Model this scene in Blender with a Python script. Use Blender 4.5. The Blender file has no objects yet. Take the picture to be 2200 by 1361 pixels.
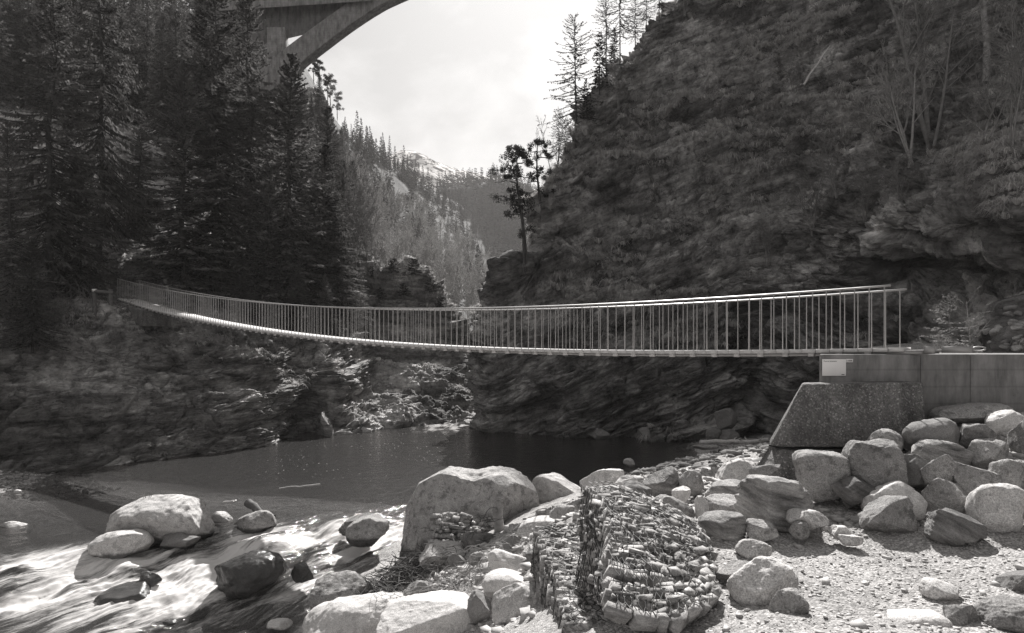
import bpy, bmesh, math, random
import numpy as np
from mathutils import Vector, Matrix, Euler

random.seed(7)
RNG = np.random.default_rng(11)
SC = bpy.context.scene
COL = SC.collection
F = 1300.0      # focal length of the photograph in its own pixels
HZ = 745.0      # eye level in the photograph
CX = 1100.0
WATER = -5.2

def P(px, py, Y):
    """a point of the place: seen at (px, py) from the photographer's stand, Y metres away"""
    return np.array([(px - CX) / F * Y, Y, (HZ - py) / F * Y])

# ------------------------------------------------------------------ noise
def _hash(ix, iy, iz, seed):
    h = (ix.astype(np.int64) * 374761393 + iy.astype(np.int64) * 668265263 + iz.astype(np.int64) * 2147483647 + seed * 974711) & 0xFFFFFFFF
    h = ((h ^ (h >> 13)) * 1274126177) & 0xFFFFFFFF
    h = ((h ^ (h >> 16)) * 2246822519) & 0xFFFFFFFF
    return ((h ^ (h >> 15)) & 0xFFFF) / 32767.5 - 1.0

def noise3(p, seed=0):
    p = np.asarray(p, float)
    i = np.floor(p).astype(np.int64); f = p - i
    u = f * f * f * (f * (f * 6 - 15) + 10)
    r = 0
    for dx in (0, 1):
        wx = u[..., 0] if dx else 1 - u[..., 0]
        for dy in (0, 1):
            wy = u[..., 1] if dy else 1 - u[..., 1]
            for dz in (0, 1):
                wz = u[..., 2] if dz else 1 - u[..., 2]
                r = r + wx * wy * wz * _hash(i[..., 0] + dx, i[..., 1] + dy, i[..., 2] + dz, seed)
    return r

def fbm(p, octv=4, seed=0, gain=.5, lac=2.03):
    p = np.asarray(p, float); a = 1.0; r = 0; s = 0
    for k in range(octv):
        r = r + a * noise3(p, seed + k * 17); s += a
        p = p * lac + 3.7; a *= gain
    return r / s

def ridged(p, octv=4, seed=0, gain=.5):
    p = np.asarray(p, float); a = 1.0; r = 0; s = 0
    for k in range(octv):
        r = r + a * (1 - 2 * np.abs(noise3(p, seed + k * 13))); s += a
        p = p * 2.07 + 1.3; a *= gain
    return r / s

def worley(p, seed=0):
    """nearest and second nearest cell distance and the nearest cell's own random number"""
    p = np.asarray(p, float); i = np.floor(p).astype(np.int64); f1 = np.full(p.shape[:-1], 9.0); f2 = f1.copy(); idn = np.zeros(p.shape[:-1])
    for dx in (-1, 0, 1):
        for dy in (-1, 0, 1):
            for dz in (-1, 0, 1):
                cx, cy, cz = i[..., 0] + dx, i[..., 1] + dy, i[..., 2] + dz
                d = np.sqrt((cx + .5 + .42 * _hash(cx, cy, cz, seed) - p[..., 0])**2 + (cy + .5 + .42 * _hash(cx, cy, cz, seed + 1) - p[..., 1])**2 + (cz + .5 + .42 * _hash(cx, cy, cz, seed + 2) - p[..., 2])**2)
                m = d < f1; f2 = np.where(m, f1, np.minimum(f2, d)); idn = np.where(m, _hash(cx, cy, cz, seed + 3), idn); f1 = np.where(m, d, f1)
    return f1, f2, idn

def sstep(a, b, x):
    t = np.clip((x - a) / (b - a), 0, 1)
    return t * t * (3 - 2 * t)

# ------------------------------------------------------------------ mesh helpers
class MB:
    """collects shapes and links them as ONE mesh object"""
    def __init__(self): self.V = []; self.F = []; self.n = 0
    def add(self, V, F):
        V = np.asarray(V, float).reshape(-1, 3); F = np.asarray(F, np.int64)
        if len(V) == 0 or len(F) == 0: return self
        self.V.append(V); self.F.append(F + self.n); self.n += len(V); return self
    def box(self, c, s, rot=None):
        c = np.array(c, float); s = np.array(s, float) / 2
        v = np.array([[x, y, z] for x in (-1, 1) for y in (-1, 1) for z in (-1, 1)], float) * s
        if rot is not None: v = v @ np.array(Euler(rot).to_matrix()).T
        return self.add(v + c, [[0, 1, 3, 2], [4, 6, 7, 5], [0, 4, 5, 1], [2, 3, 7, 6], [0, 2, 6, 4], [1, 5, 7, 3]])
    def hexa(self, v8):   # bottom four then top four
        return self.add(v8, [[3, 2, 1, 0], [4, 5, 6, 7], [0, 1, 5, 4], [1, 2, 6, 5], [2, 3, 7, 6], [3, 0, 4, 7]])
    def tube(self, pts, rad, n=6, cap=True):
        V, Fq = tube(pts, rad, n); self.add(V, Fq)
        if cap and n == 4:
            k = self.n - len(V)
            self.F.append(np.array([[k, k + 3, k + 2, k + 1], [self.n - 4, self.n - 3, self.n - 2, self.n - 1]]))
        return self
    def data(self): return np.concatenate(self.V), self.F
    def build(self, name, mat, parent=None, smooth=False):
        V, Fs = self.data(); return mesh_obj(name, V, Fs, mat, parent, smooth)

def mesh_data(name, V, Fs, mat, smooth=False):
    if isinstance(Fs, np.ndarray): Fs = [Fs]
    me = bpy.data.meshes.new(name)
    V = np.asarray(V, np.float32)
    loops = np.concatenate([f.reshape(-1) for f in Fs]).astype(np.int32)
    tot = np.concatenate([np.full(len(f), f.shape[1], np.int32) for f in Fs])
    start = np.concatenate([[0], np.cumsum(tot)[:-1]]).astype(np.int32)
    me.vertices.add(len(V)); me.vertices.foreach_set('co', V.reshape(-1))
    me.loops.add(len(loops)); me.loops.foreach_set('vertex_index', loops)
    me.polygons.add(len(tot)); me.polygons.foreach_set('loop_start', start); me.polygons.foreach_set('loop_total', tot)
    if smooth: me.polygons.foreach_set('use_smooth', np.ones(len(tot), bool))
    me.update(calc_edges=True); me.validate()
    for m in (mat if isinstance(mat, (list, tuple)) else [mat]): me.materials.append(m)
    return me

def mesh_obj(name, V, Fs, mat, parent=None, smooth=False, loc=None):
    V = np.asarray(V, float)
    o = None
    if parent is not None:
        V = V - np.array(parent_origin(parent))
    elif loc is not None:
        V = V - np.array(loc)
    o = bpy.data.objects.new(name, mesh_data(name, V, Fs, mat, smooth)); COL.objects.link(o)
    if parent is not None: o.parent = parent
    elif loc is not None: o.location = loc
    return o

def parent_origin(p):
    r = Vector((0, 0, 0))
    while p is not None: r = r + p.location; p = p.parent
    return tuple(r)

def tag(o, label=None, cat=None, group=None, kind=None):
    if label: o['label'] = label
    if cat: o['category'] = cat
    if group: o['group'] = group
    if kind: o['kind'] = kind
    return o

def thing(name, loc, label, cat, group=None):
    o = bpy.data.objects.new(name, None); COL.objects.link(o); o.location = tuple(loc); o.empty_display_size = .1
    return tag(o, label, cat, group)

def copy_thing(o, loc, rz=0, scale=1, label=None, group=None):
    c = o.copy(); COL.objects.link(c); c.location = tuple(loc); c.rotation_euler = (0, 0, rz)
    c.scale = scale if hasattr(scale, '__len__') else (scale,) * 3
    if label: c['label'] = label
    if group: c['group'] = group
    elif 'group' in c and not group: del c['group']
    for ch in list(o.children):
        d = ch.copy(); COL.objects.link(d); d.parent = c
        for g in list(ch.children):
            e = g.copy(); COL.objects.link(e); e.parent = d
    return c

def tube(pts, rad, n=6):
    pts = np.asarray(pts, float); m = len(pts)
    rad = np.broadcast_to(np.asarray(rad, float), (m,))
    t = np.gradient(pts, axis=0); t /= np.linalg.norm(t, axis=1, keepdims=True) + 1e-9
    ref = np.array([0, 0, 1.0]) if abs(t[:, 2].mean()) < .8 else np.array([1.0, 0, 0])
    a = np.cross(t, ref); a /= np.linalg.norm(a, axis=1, keepdims=True) + 1e-9
    b = np.cross(t, a)
    ang = np.arange(n) * 2 * math.pi / n
    V = pts[:, None] + rad[:, None, None] * (np.cos(ang)[None, :, None] * a[:, None] + np.sin(ang)[None, :, None] * b[:, None])
    i = np.arange(m - 1)[:, None] * n; j = np.arange(n)[None]; k = (j + 1) % n
    Fq = np.stack([i + j, i + k, i + n + k, i + n + j], -1).reshape(-1, 4)
    return V.reshape(-1, 3), Fq

def grid_faces(nv, nu):
    i = np.arange(nv - 1)[:, None] * nu; j = np.arange(nu - 1)[None]
    return np.stack([i + j, i + j + 1, i + nu + j + 1, i + nu + j], -1).reshape(-1, 4)

def cat_interp(C, knots, x):
    """Catmull-Rom through control rows C (along axis 0) placed at knots"""
    C = np.asarray(C, float); knots = np.asarray(knots, float)
    m = np.zeros_like(C); d = np.diff(C, axis=0) / np.diff(knots).reshape((-1,) + (1,) * (C.ndim - 1))
    m[1:-1] = (d[1:] + d[:-1]) / 2; m[0] = d[0]; m[-1] = d[-1]
    k = np.clip(np.searchsorted(knots, x, side='right') - 1, 0, len(knots) - 2)
    h = knots[k + 1] - knots[k]; t = ((x - knots[k]) / h).reshape((-1,) + (1,) * (C.ndim - 1)); h = h.reshape(t.shape)
    return ((2 * t**3 - 3 * t**2 + 1) * C[k] + (t**3 - 2 * t**2 + t) * h * m[k] + (-2 * t**3 + 3 * t**2) * C[k + 1] + (t**3 - t**2) * h * m[k + 1])

def warp_param(knots, w, n):
    """n samples over knots, interval i getting a share w[i] of them"""
    w = np.asarray(w, float); c = np.concatenate([[0], np.cumsum(w / w.sum())])
    return np.interp(np.linspace(0, 1, n), c, knots)

def loft(ribs, nu, nv, wu=None, wv=None):
    R = np.array(ribs, float)                      # (ribs, rows, 3)
    ku = np.arange(R.shape[0], dtype=float); kv = np.arange(R.shape[1], dtype=float)
    uu = warp_param(ku, wu if wu is not None else np.ones(len(ku) - 1), nu)
    vv = warp_param(kv, wv if wv is not None else np.ones(len(kv) - 1), nv)
    A = cat_interp(R, ku, uu)                      # nu, rows, 3
    B = cat_interp(np.swapaxes(A, 0, 1), kv, vv)   # nv, nu, 3
    return B

def grid_normals(G):
    du = np.gradient(G, axis=1); dv = np.gradient(G, axis=0)
    n = np.cross(du, dv); n /= np.linalg.norm(n, axis=2, keepdims=True) + 1e-9
    return n

def screen(G):
    return np.stack([CX + F * G[..., 0] / G[..., 1], HZ - F * G[..., 2] / G[..., 1]], -1)

def on_sheet(G, px, py):
    s = screen(G); d = (s[..., 0] - px)**2 + (s[..., 1] - py)**2
    d = np.where(G[..., 1] < 3, 1e9, d)
    m = d < d.min() + 30; dd = np.where(m, G[..., 1], 1e9)           # the nearest of the spots seen there
    k = np.unravel_index(np.argmin(dd), d.shape); return G[k]

def on_sheet_depth(G, px, Y):
    s = screen(G); d = ((s[..., 0] - px) / F * Y)**2 + (G[..., 1] - Y)**2
    k = np.unravel_index(np.argmin(d), d.shape); return G[k]

# ------------------------------------------------------------------ materials
def g(v, a=1.0): return (v * 1.0, v * .972, v * .955, a)

class N:
    def __init__(self, name):
        self.m = bpy.data.materials.new(name); self.m.use_nodes = True
        self.t = self.m.node_tree; self.t.nodes.clear()
        self.out = self.t.nodes.new('ShaderNodeOutputMaterial')
    def n(self, typ, **kw):
        nd = self.t.nodes.new('ShaderNode' + typ)
        for k, v in kw.items():
            if k.startswith('_'): setattr(nd, k[1:], v)
            else:
                key = k.replace('__', ' ')
                nd.inputs[int(key[1:]) if key[0] == 'i' and key[1:].isdigit() else key].default_value = v
        return nd
    def l(self, a, b, ai=0, bi=0):
        self.t.links.new(a.outputs[ai], b.inputs[bi]); return b
    def coord(self, scale=(1, 1, 1), rot=(0, 0, 0), loc=(0, 0, 0)):
        tc = self.n('TexCoord'); mp = self.n('Mapping')
        mp.vector_type = 'TEXTURE'; mp.inputs['Scale'].default_value = tuple(1 / s_ for s_ in scale); mp.inputs['Rotation'].default_value = rot; mp.inputs['Location'].default_value = loc
        self.l(tc, mp, 'Object', 'Vector'); return mp
    def noise(self, mp, scale, detail=5, rough=.6, dist=0):
        nz = self.n('TexNoise', Scale=scale, Detail=detail, Roughness=rough, Distortion=dist)
        self.l(mp, nz, 'Vector', 'Vector'); return nz
    def ramp(self, src, stops, out='Fac'):
        r = self.n('ValToRGB'); e = r.color_ramp.elements
        while len(e) < len(stops): e.new(.5)
        for el, (p, v) in zip(e, stops):
            el.position = p; el.color = v if hasattr(v, '__len__') else (v, v, v, 1)
        self.l(src, r, out, 'Fac'); return r
    def mix(self, a, b, fac, mode='MIX', ao='Color', bo='Color', fo='Color'):
        mx = self.n('Mix', _data_type='RGBA', _blend_type=mode)
        for src, o, i in ((fac, fo, 0), (a, ao, 6), (b, bo, 7)):
            if isinstance(src, (int, float)): mx.inputs[i].default_value = src
            elif isinstance(src, tuple): mx.inputs[i].default_value = src
            else: self.t.links.new(src.outputs[o], mx.inputs[i])
        return mx
    def mathn(self, op, a, b, ao=0, bo=0):
        m = self.n('Math', _operation=op)
        for src, o, i in ((a, ao, 0), (b, bo, 1)):
            if isinstance(src, (int, float)): m.inputs[i].default_value = src
            else: self.t.links.new(src.outputs[o], m.inputs[i])
        return m

def rock_mat(name, lo, hi, scale=1.0, strata=None, speck=0.0, bump=.5, dist=.05, rough=.9, rnd=.0, lichen=0.0, vein=0.0, patch=0.0):
    k = N(name)
    mp = k.coord()
    n1 = k.noise(mp, .9 * scale, 6, .65)
    c = k.ramp(n1, [(.28, g(lo)), (.72, g(hi))])
    last = c
    if strata:
        ms = k.coord(scale=strata[0], rot=strata[1])
        ns = k.noise(ms, scale, 8, .7, .08)
        r = k.ramp(ns, [(.34, .22), (.47, .8), (.56, 1.1), (.68, 1.7)])
        last = k.mix(last, r, 1.0, 'MULTIPLY', bo='Color')
    if speck:
        n2 = k.noise(mp, 38 * scale, 4, .75)
        r2 = k.ramp(n2, [(.36, 1 - 1.5 * speck), (.5, 1), (.66, 1 + speck)])
        last = k.mix(last, r2, 1.0, 'MULTIPLY', ao=('Color' if last is c else 2))
    if patch:
        np_ = k.noise(k.coord(scale=(.7, .7, 1.6), rot=strata[1]), .22, 5, .62, .4)
        rp_ = k.ramp(np_, [(.36, 1 - patch), (.5, .95), (.64, 1 + patch * 1.3)])
        last = k.mix(last, rp_, 1.0, 'MULTIPLY', ao=('Color' if last is c else 2))
    if vein:
        nv_ = k.noise(k.coord(scale=(1, 1, 2.2), rot=(.5, .4, .3)), 1.7 * scale, 4, .55, .6)
        rv_ = k.ramp(nv_, [(.475, 1), (.497, 1 + vein), (.503, 1 + vein), (.525, 1)])
        last = k.mix(last, rv_, 1.0, 'MULTIPLY', ao=('Color' if last is c else 2))
    if lichen:
        n4 = k.noise(mp, 3.3 * scale, 7, .7)
        r4 = k.ramp(n4, [(.52, 1.0), (.6, 1 - lichen)])
        last = k.mix(last, r4, 1.0, 'MULTIPLY', ao=('Color' if last is c else 2))
    if rnd:
        oi = k.n('ObjectInfo')
        mr = k.n('MapRange'); mr.inputs[3].default_value = 1 - rnd; mr.inputs[4].default_value = 1 + rnd
        k.l(oi, mr, 'Random', 0)
        last = k.mix(last, mr, 1.0, 'MULTIPLY', ao=('Color' if last is c else 2), bo=0)
    bs = k.n('BsdfPrincipled', Roughness=rough)
    bs.inputs['Specular IOR Level'].default_value = .25
    k.t.links.new(last.outputs['Color' if last is c else 2], bs.inputs['Base Color'])
    nb = k.noise(k.coord(scale=strata[0], rot=strata[1]) if strata else mp, 7 * scale, 9, .72)
    bp = k.n('Bump', Strength=bump, Distance=dist)
    k.l(nb, bp, 'Fac', 'Height'); k.l(bp, bs, 0, 'Normal')
    k.l(bs, k.out, 0, 0); return k.m

def plain_mat(name, v, rough=.7, var=.15, scale=6, metal=0, bump=0.0, spec=.3):
    k = N(name); mp = k.coord()
    n1 = k.noise(mp, scale, 6, .65)
    c = k.ramp(n1, [(.3, g(v * (1 - var))), (.7, g(v * (1 + var)))])
    bs = k.n('BsdfPrincipled', Roughness=rough, Metallic=metal); bs.inputs['Specular IOR Level'].default_value = spec
    k.l(c, bs, 'Color', 'Base Color')
    if bump:
        nb = k.noise(mp, scale * 6, 6, .7); bp = k.n('Bump', Strength=bump, Distance=.02)
        k.l(nb, bp, 'Fac', 'Height'); k.l(bp, bs, 0, 'Normal')
    k.l(bs, k.out, 0, 0); return k.m

def leaf_mat(name, v, trans=.35, var=.45, rnd=.25, nscale=.6):
    k = N(name)
    geo = k.n('NewGeometry')
    nz = k.n('TexNoise', Scale=nscale, Detail=4, Roughness=.6); k.l(geo, nz, 'Position', 'Vector')
    c = k.ramp(nz, [(.3, g(v * (1 - var))), (.7, g(v * (1 + var)))])
    oi = k.n('ObjectInfo'); mr = k.n('MapRange'); mr.inputs[3].default_value = 1 - rnd; mr.inputs[4].default_value = 1 + rnd
    k.l(oi, mr, 'Random', 0)
    mx = k.mix(c, mr, 1.0, 'MULTIPLY', bo=0)
    d = k.n('BsdfDiffuse'); t = k.n('BsdfTranslucent')
    k.t.links.new(mx.outputs[2], d.inputs[0]); k.t.links.new(mx.outputs[2], t.inputs[0])
    ms = k.n('MixShader', Fac=trans); k.l(d, ms, 0, 1); k.l(t, ms, 0, 2); k.l(ms, k.out, 0, 0)
    return k.m

M = {}
R_ = math.radians
BED = (R_(10), R_(-25), R_(15))
M['cliff'] = rock_mat('cliff_rock', .07, .58, .9, strata=((.35, .35, 2.2), BED), bump=1, dist=.35, lichen=.4, patch=.6)
M['bank'] = rock_mat('bank_rock', .10, .68, .9, strata=((.4, .4, 2.4), (R_(4), R_(3), 0)), bump=1, dist=.3, lichen=.4, patch=.5)
M['hill'] = rock_mat('hillside_soil', .03, .055, .25, bump=.6, dist=.6)
M['granite'] = rock_mat('granite_stone', .36, .54, 1.6, speck=.32, bump=.6, dist=.03, rnd=.16, lichen=.3, vein=.25)
M['grey'] = rock_mat('grey_stone', .22, .40, 1.8, speck=.3, bump=.9, dist=.04, rnd=.2, lichen=.45, vein=.3)
M['dark'] = rock_mat('dark_stone', .14, .26, 1.8, speck=.25, bump=.5, dist=.025, rnd=.12, lichen=.2)
M['schist'] = rock_mat('schist_stone', .24, .44, 1.6, strata=((.7, .7, 4.5), (R_(10), R_(15), 0)), speck=.2, bump=.9, dist=.04, rnd=.12)
M['schistdark'] = rock_mat('dark_schist_stone', .13, .28, 1.6, strata=((.7, .7, 4.5), (R_(10), R_(30), 0)), speck=.2, bump=.9, dist=.04, rnd=.1)
M['wet'] = rock_mat('wet_stone', .04, .09, 1.8, speck=.3, bump=.5, dist=.02, rough=.3)
M['pale'] = rock_mat('pale_stone', .48, .64, 1.7, speck=.25, bump=.6, dist=.03, rnd=.08, lichen=.2)
M['fill'] = rock_mat('gabion_fill', .25, .50, 3.5, strata=((1, 1, 4), (R_(10), R_(8), 0)), speck=.25, bump=.8, dist=.02)
M['gravel'] = rock_mat('gravel_pebbles', .24, .52, 9, bump=.2, dist=.01)
def wet_foot(m, name):
    """the same stone with a dark wet band near the water"""
    m = m.copy(); m.name = name; t = m.node_tree; bs = [n for n in t.nodes if n.type == 'BSDF_PRINCIPLED'][0]; src = bs.inputs['Base Color'].links[0].from_socket
    tc = t.nodes.new('ShaderNodeTexCoord'); sx = t.nodes.new('ShaderNodeSeparateXYZ'); t.links.new(tc.outputs['Generated'], sx.inputs[0])
    nz = t.nodes.new('ShaderNodeTexNoise'); nz.inputs['Scale'].default_value = 3; t.links.new(tc.outputs['Object'], nz.inputs['Vector'])
    ad = t.nodes.new('ShaderNodeMath'); ad.operation = 'MULTIPLY_ADD'; t.links.new(nz.outputs['Fac'], ad.inputs[0]); ad.inputs[1].default_value = .25; t.links.new(sx.outputs[2], ad.inputs[2])
    rp = t.nodes.new('ShaderNodeValToRGB'); rp.color_ramp.elements[0].position = .42; rp.color_ramp.elements[0].color = (.25, .25, .25, 1); rp.color_ramp.elements[1].position = .52; t.links.new(ad.outputs[0], rp.inputs[0])
    mx = t.nodes.new('ShaderNodeMix'); mx.data_type = 'RGBA'; mx.blend_type = 'MULTIPLY'; mx.inputs[0].default_value = 1; t.links.new(src, mx.inputs[6]); t.links.new(rp.outputs[0], mx.inputs[7]); t.links.new(mx.outputs[2], bs.inputs['Base Color'])
    return m
for k_ in ('granite', 'grey', 'dark', 'pale'): M['river_' + k_] = wet_foot(M[k_], 'river_' + k_)
M['wire'] = plain_mat('rusty_wire', .07, .6, .2, 8, .6)
M['steel'] = plain_mat('galvanised_steel', .34, .5, .1, 3, .5)
M['slab'] = plain_mat('granite_deck_slab', .56, .8, .14, 5, 0, .2)
M['conc'] = None
M['spruce'] = leaf_mat('spruce_needles', .13, .45, .6, .35)
M['light_spruce'] = leaf_mat('light_spruce_needles', .24, .5, .5, .2)
M['farspruce'] = leaf_mat('distant_conifer_needles', .045, .3, .4, .35, .2)
M['pine'] = leaf_mat('pine_needles', .04, .25, .4, .2)
M['bark'] = plain_mat('dark_bark', .055, .9, .35, 5, 0, .5)
M['palebark'] = plain_mat('pale_bark', .27, .9, .3, 5, 0, .4)
M['greybark'] = plain_mat('grey_bark', .17, .9, .3, 5, 0, .4)
M['grass'] = leaf_mat('dry_grass', .46, .3, .4, .0, .8)
M['bankgrass'] = leaf_mat('dry_bank_grass', .38, .3, .5, .0, .9)
M['drygrass'] = leaf_mat('straw_grass', .42, .3, .3, .1, 2)
M['wood'] = plain_mat('bleached_wood', .48, .85, .3, 9, 0, .5)
M['darkwood'] = plain_mat('wet_wood', .12, .85, .4, 9, 0, .5)
M['timber'] = plain_mat('weathered_timber', .12, .85, .3, 7, 0, .4)

def concrete_mat(name, v, agg=False):
    k = N(name); mp = k.coord()
    n1 = k.noise(mp, 1.3, 7, .65); c = k.ramp(n1, [(.3, g(v * .72)), (.7, g(v * 1.2))])
    ms = k.coord(scale=(2.2, 2.2, .5)); n2 = k.noise(ms, 1.1, 7, .68)
    r2 = k.ramp(n2, [(.36, .52), (.5, .9), (.64, 1.2)]); last = k.mix(c, r2, 1.0, 'MULTIPLY')
    bs = k.n('BsdfPrincipled', Roughness=.9); bs.inputs['Specular IOR Level'].default_value = .2
    bp = k.n('Bump', Strength=.35, Distance=.01)
    if agg:
        vo = k.n('TexVoronoi', Scale=46); k.l(mp, vo, 'Vector', 'Vector')
        r3 = k.ramp(vo, [(.0, .35), (.45, .8), (.8, 1.3), (1, 2.6)], 'Color')
        bw = k.n('SeparateColor'); k.l(vo, bw, 'Color', 0)
        r3 = k.ramp(bw, [(.0, .6), (.5, .9), (.85, 1.1), (1, 2.0)], 0)
        last = k.mix(last, r3, 1.0, 'MULTIPLY', ao=2)
        k.l(vo, bp, 'Distance', 'Height'); bp.inputs['Strength'].default_value = .9; bp.inputs['Distance'].default_value = .015
    else:
        n3 = k.noise(mp, 26, 4, .7); r3 = k.ramp(n3, [(.27, .5), (.36, 1.0)]); last = k.mix(last, r3, .8, 'MULTIPLY', ao=2)
        wv = k.n('TexWave', Scale=1.05, Distortion=.15, Detail=1); wv.bands_direction = 'Z'; k.l(mp, wv, 'Vector', 'Vector')
        r5 = k.ramp(wv, [(.0, .72), (.05, 1.0)], 'Fac'); last = k.mix(last, r5, .55, 'MULTIPLY', ao=2)
        k.l(n3, bp, 'Fac', 'Height')
    k.l(bp, bs, 0, 'Normal'); k.t.links.new(last.outputs[2], bs.inputs['Base Color']); k.l(bs, k.out, 0, 0)
    return k.m
M['conc'] = concrete_mat('stained_concrete', .24)
M['agg'] = concrete_mat('exposed_aggregate_concrete', .19, True)
M['viaduct_shade'] = concrete_mat('shaded_viaduct_concrete', .15)  # arch concrete darkened: paints the girder's shade under the deck
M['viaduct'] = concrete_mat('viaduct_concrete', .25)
SKY_STRENGTH = 0.14; HAZE = 0.00025; EXPOSURE = 1.05; DENOISE = True
# ------------------------------------------------------------------ cliffs, banks, hillsides
def rib(rows): return [P(*r) if len(r) == 3 else np.array(r[1:]) for r in rows]

def strata_disp(G, amp, seed, rot, big=1.0, size=1.0, fade=None):
    """thin tilted beds: ledges, cracks and broken blocks, pushed out along the slope's own normal"""
    n = grid_normals(G)
    Rm = np.array(Euler(rot).to_matrix())
    q = G @ Rm                                     # bedding axes: q[...,2] across the beds
    w = np.stack([q[..., 0] * .22, q[..., 1] * .22, q[..., 2] * 1.25], -1) / size
    wob = fbm(G * .35 / size, 3, seed + 5)[..., None] * np.array([.2, .2, .45])
    d = .35 * ridged(w + wob, 5, seed, .6) + .35 * fbm(w * 2.6 + wob * 2, 4, seed + 3, .65)
    for sc_, a_, ck in ((.75, .62, .30), (1.9, .34, .22), (4.6, .16, .10)):      # broken blocks: steps between them, cracks round them
        f1, f2, idn = worley((w + wob * .7) * np.array([1.6, 1.6, 1.0]) * sc_, seed + int(sc_ * 10))
        d = d + a_ * idn * (.6 + .4 * noise3(G * .2, seed + 7)) - ck * (1 - sstep(.0, .13, f2 - f1))
    for T_, a_, sd2 in ((1.9, 1.15, 1), (.62, .42, 2), (.23, .15, 3)):            # ledges: each bed juts further up to its lip, then steps back
        wz = q[..., 2] / size / T_ + .7 * fbm(np.stack([q[..., 0] * .13, q[..., 1] * .13, q[..., 2] * .10], -1) / size / T_**.5, 3, seed + 40 + sd2)
        fl_ = np.floor(wz); fr = wz - fl_
        am = np.clip(.45 + 1.1 * noise3(np.stack([q[..., 0] * .22 / T_**.6, q[..., 1] * .22 / T_**.6, fl_ * 3.7], -1), seed + 50 + sd2), 0, 1.2)
        d = d + a_ * am * (np.clip(fr, 0, .86) / .86)**.8 * (1 - sstep(.86, 1.0, fr))
    d = d + big * (1.5 * fbm(G * .11 / size, 3, seed + 9) + .8 * ridged(G * np.array([.3, .3, .2]) / size, 3, seed + 21))
    d = d - np.percentile(d, 55)
    sgn = np.sign((n * (-G)).sum(-1).mean())       # outwards = towards the valley
    a = amp if fade is None else amp * fade
    G_ = G + sgn * n * (d * a)[..., None]; n3 = grid_normals(G_)
    return G_, n3 * sgn

# ---- the big right-hand cliff
cols = [None] * 10
A_ = [(1020, 925, 37.5), (1029, 840, 38), (1036, 760, 38.6), (1050, 690, 39.2), (1090, 612, 40), (1188, 540, 43), (1182, 430, 44.5), (1242, 290, 48.5), (1292, 170, 52), (1442, 0, 58), (1530, -250, 64), (1640, -550, 73)]
A = [P(*r) for r in A_]
Rn2 = [p + np.array([12, 42 + k * 1.5, 0]) for k, p in enumerate(A)]
Rn1 = [p + np.array([2.8, 11 + k * .6, 0]) for k, p in enumerate(A)]
def rr(pxs, pys, Ys): return [P(a, b, c) for a, b, c in zip(pxs, pys, Ys)]
PY = [925, 840, 760, 690, 612, 540, 430, 290, 170, 0, -250, -550]
RB = rr([1150, 1150, 1150, 1155, 1165, 1200, 1255, 1330, 1390, 1520, 1620, 1740], [935] + PY[1:], [35.6, 36.2, 36.8, 37.5, 39, 41, 44, 48, 51.5, 57, 63.5, 72.5])
RC = rr([1350, 1350, 1350, 1350, 1355, 1365, 1400, 1450, 1500, 1600, 1730, 1860], [940] + PY[1:], [34.7, 35.3, 36, 36.8, 38, 39.5, 42.5, 46.5, 50, 55, 62.5, 72])
RD = rr([1545, 1545, 1545, 1545, 1545, 1545, 1575, 1590, 1620, 1690, 1800, 1920], [942] + PY[1:], [34.2, 34.6, 35, 35.8, 37, 38.3, 41, 45, 48.5, 53, 61, 71])
RD2 = rr([1605, 1605, 1608, 1610, 1610, 1612, 1630, 1650, 1680, 1735, 1830, 1950], [942] + PY[1:], [36.2, 36.6, 36.4, 36.4, 36.2, 37.2, 39.6, 43.5, 47, 51.5, 59, 69])
RE = rr([1680, 1680, 1690, 1700, 1700, 1700, 1700, 1715, 1730, 1785, 1880, 2000], [945] + PY[1:], [33, 33, 32.5, 33, 34, 35, 37.5, 41, 44.5, 49, 57, 67])
RF = rr([1850, 1850, 1850, 1850, 1850, 1850, 1845, 1850, 1860, 1905, 1960, 2060], [900, 830, 760, 690, 620, 550, 470, 350, 190, 0, -250, -550], [30, 29, 27.5, 28, 29, 29.6, 29.6, 33.5, 38.5, 45, 53, 62])
RG = rr([2000] * 9 + [2010, 2060, 2140], [850, 800, 752, 700, 640, 560, 490, 380, 190, 0, -250, -550], [22, 22.5, 23, 24, 26.2, 27, 23.6, 26, 31, 36, 44, 53])
RH = rr([2150] * 9 + [2160, 2200, 2260], [850, 800, 752, 690, 640, 545, 470, 365, 190, 0, -250, -550], [15.5, 16, 16.6, 18.8, 21.5, 23, 19.6, 21.5, 27, 32, 40, 49])
RI = rr([2350] * 12, [850, 800, 752, 680, 630, 545, 460, 350, 190, 0, -250, -550], [12, 12.5, 13, 15, 17.6, 18.5, 16, 17.5, 22, 27, 35, 44])
RJ = [np.array([20 + .9 * k * (1 + .04 * k), 3 - .2 * k, z]) for k, z in enumerate([-1.2, -.6, -.1, .8, 1.6, 2.8, 4.5, 7, 12, 18, 28, 40])]
RK = [np.array([26 + .9 * k * (1 + .04 * k), -14 - .2 * k, z]) for k, z in enumerate([-1.2, -.6, -.1, .8, 1.6, 2.8, 4.5, 7, 12, 18, 28, 40])]
def footed(ribs, dz=1.6, dy=-.35):
    return [[np.array(r[0]) + [0, dy, -dz]] + list(r) for r in ribs]
G0 = loft(footed([Rn2, Rn1, A, RB, RC, RD, RD2, RE, RF, RG, RH, RI, RJ, RK]), 800, 650,
          wu=[.15, .5, 1.1, 1.7, 1.7, .6, .7, 1.5, 1.5, 1.5, 1.2, .35, .1], wv=[.25, 1, 1, 1, 1, 1.1, 1.3, 1.5, 1.3, 1.6, .8, .4])
fade = np.clip(G0[..., 1] / 36, .3, 1.15)
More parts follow.
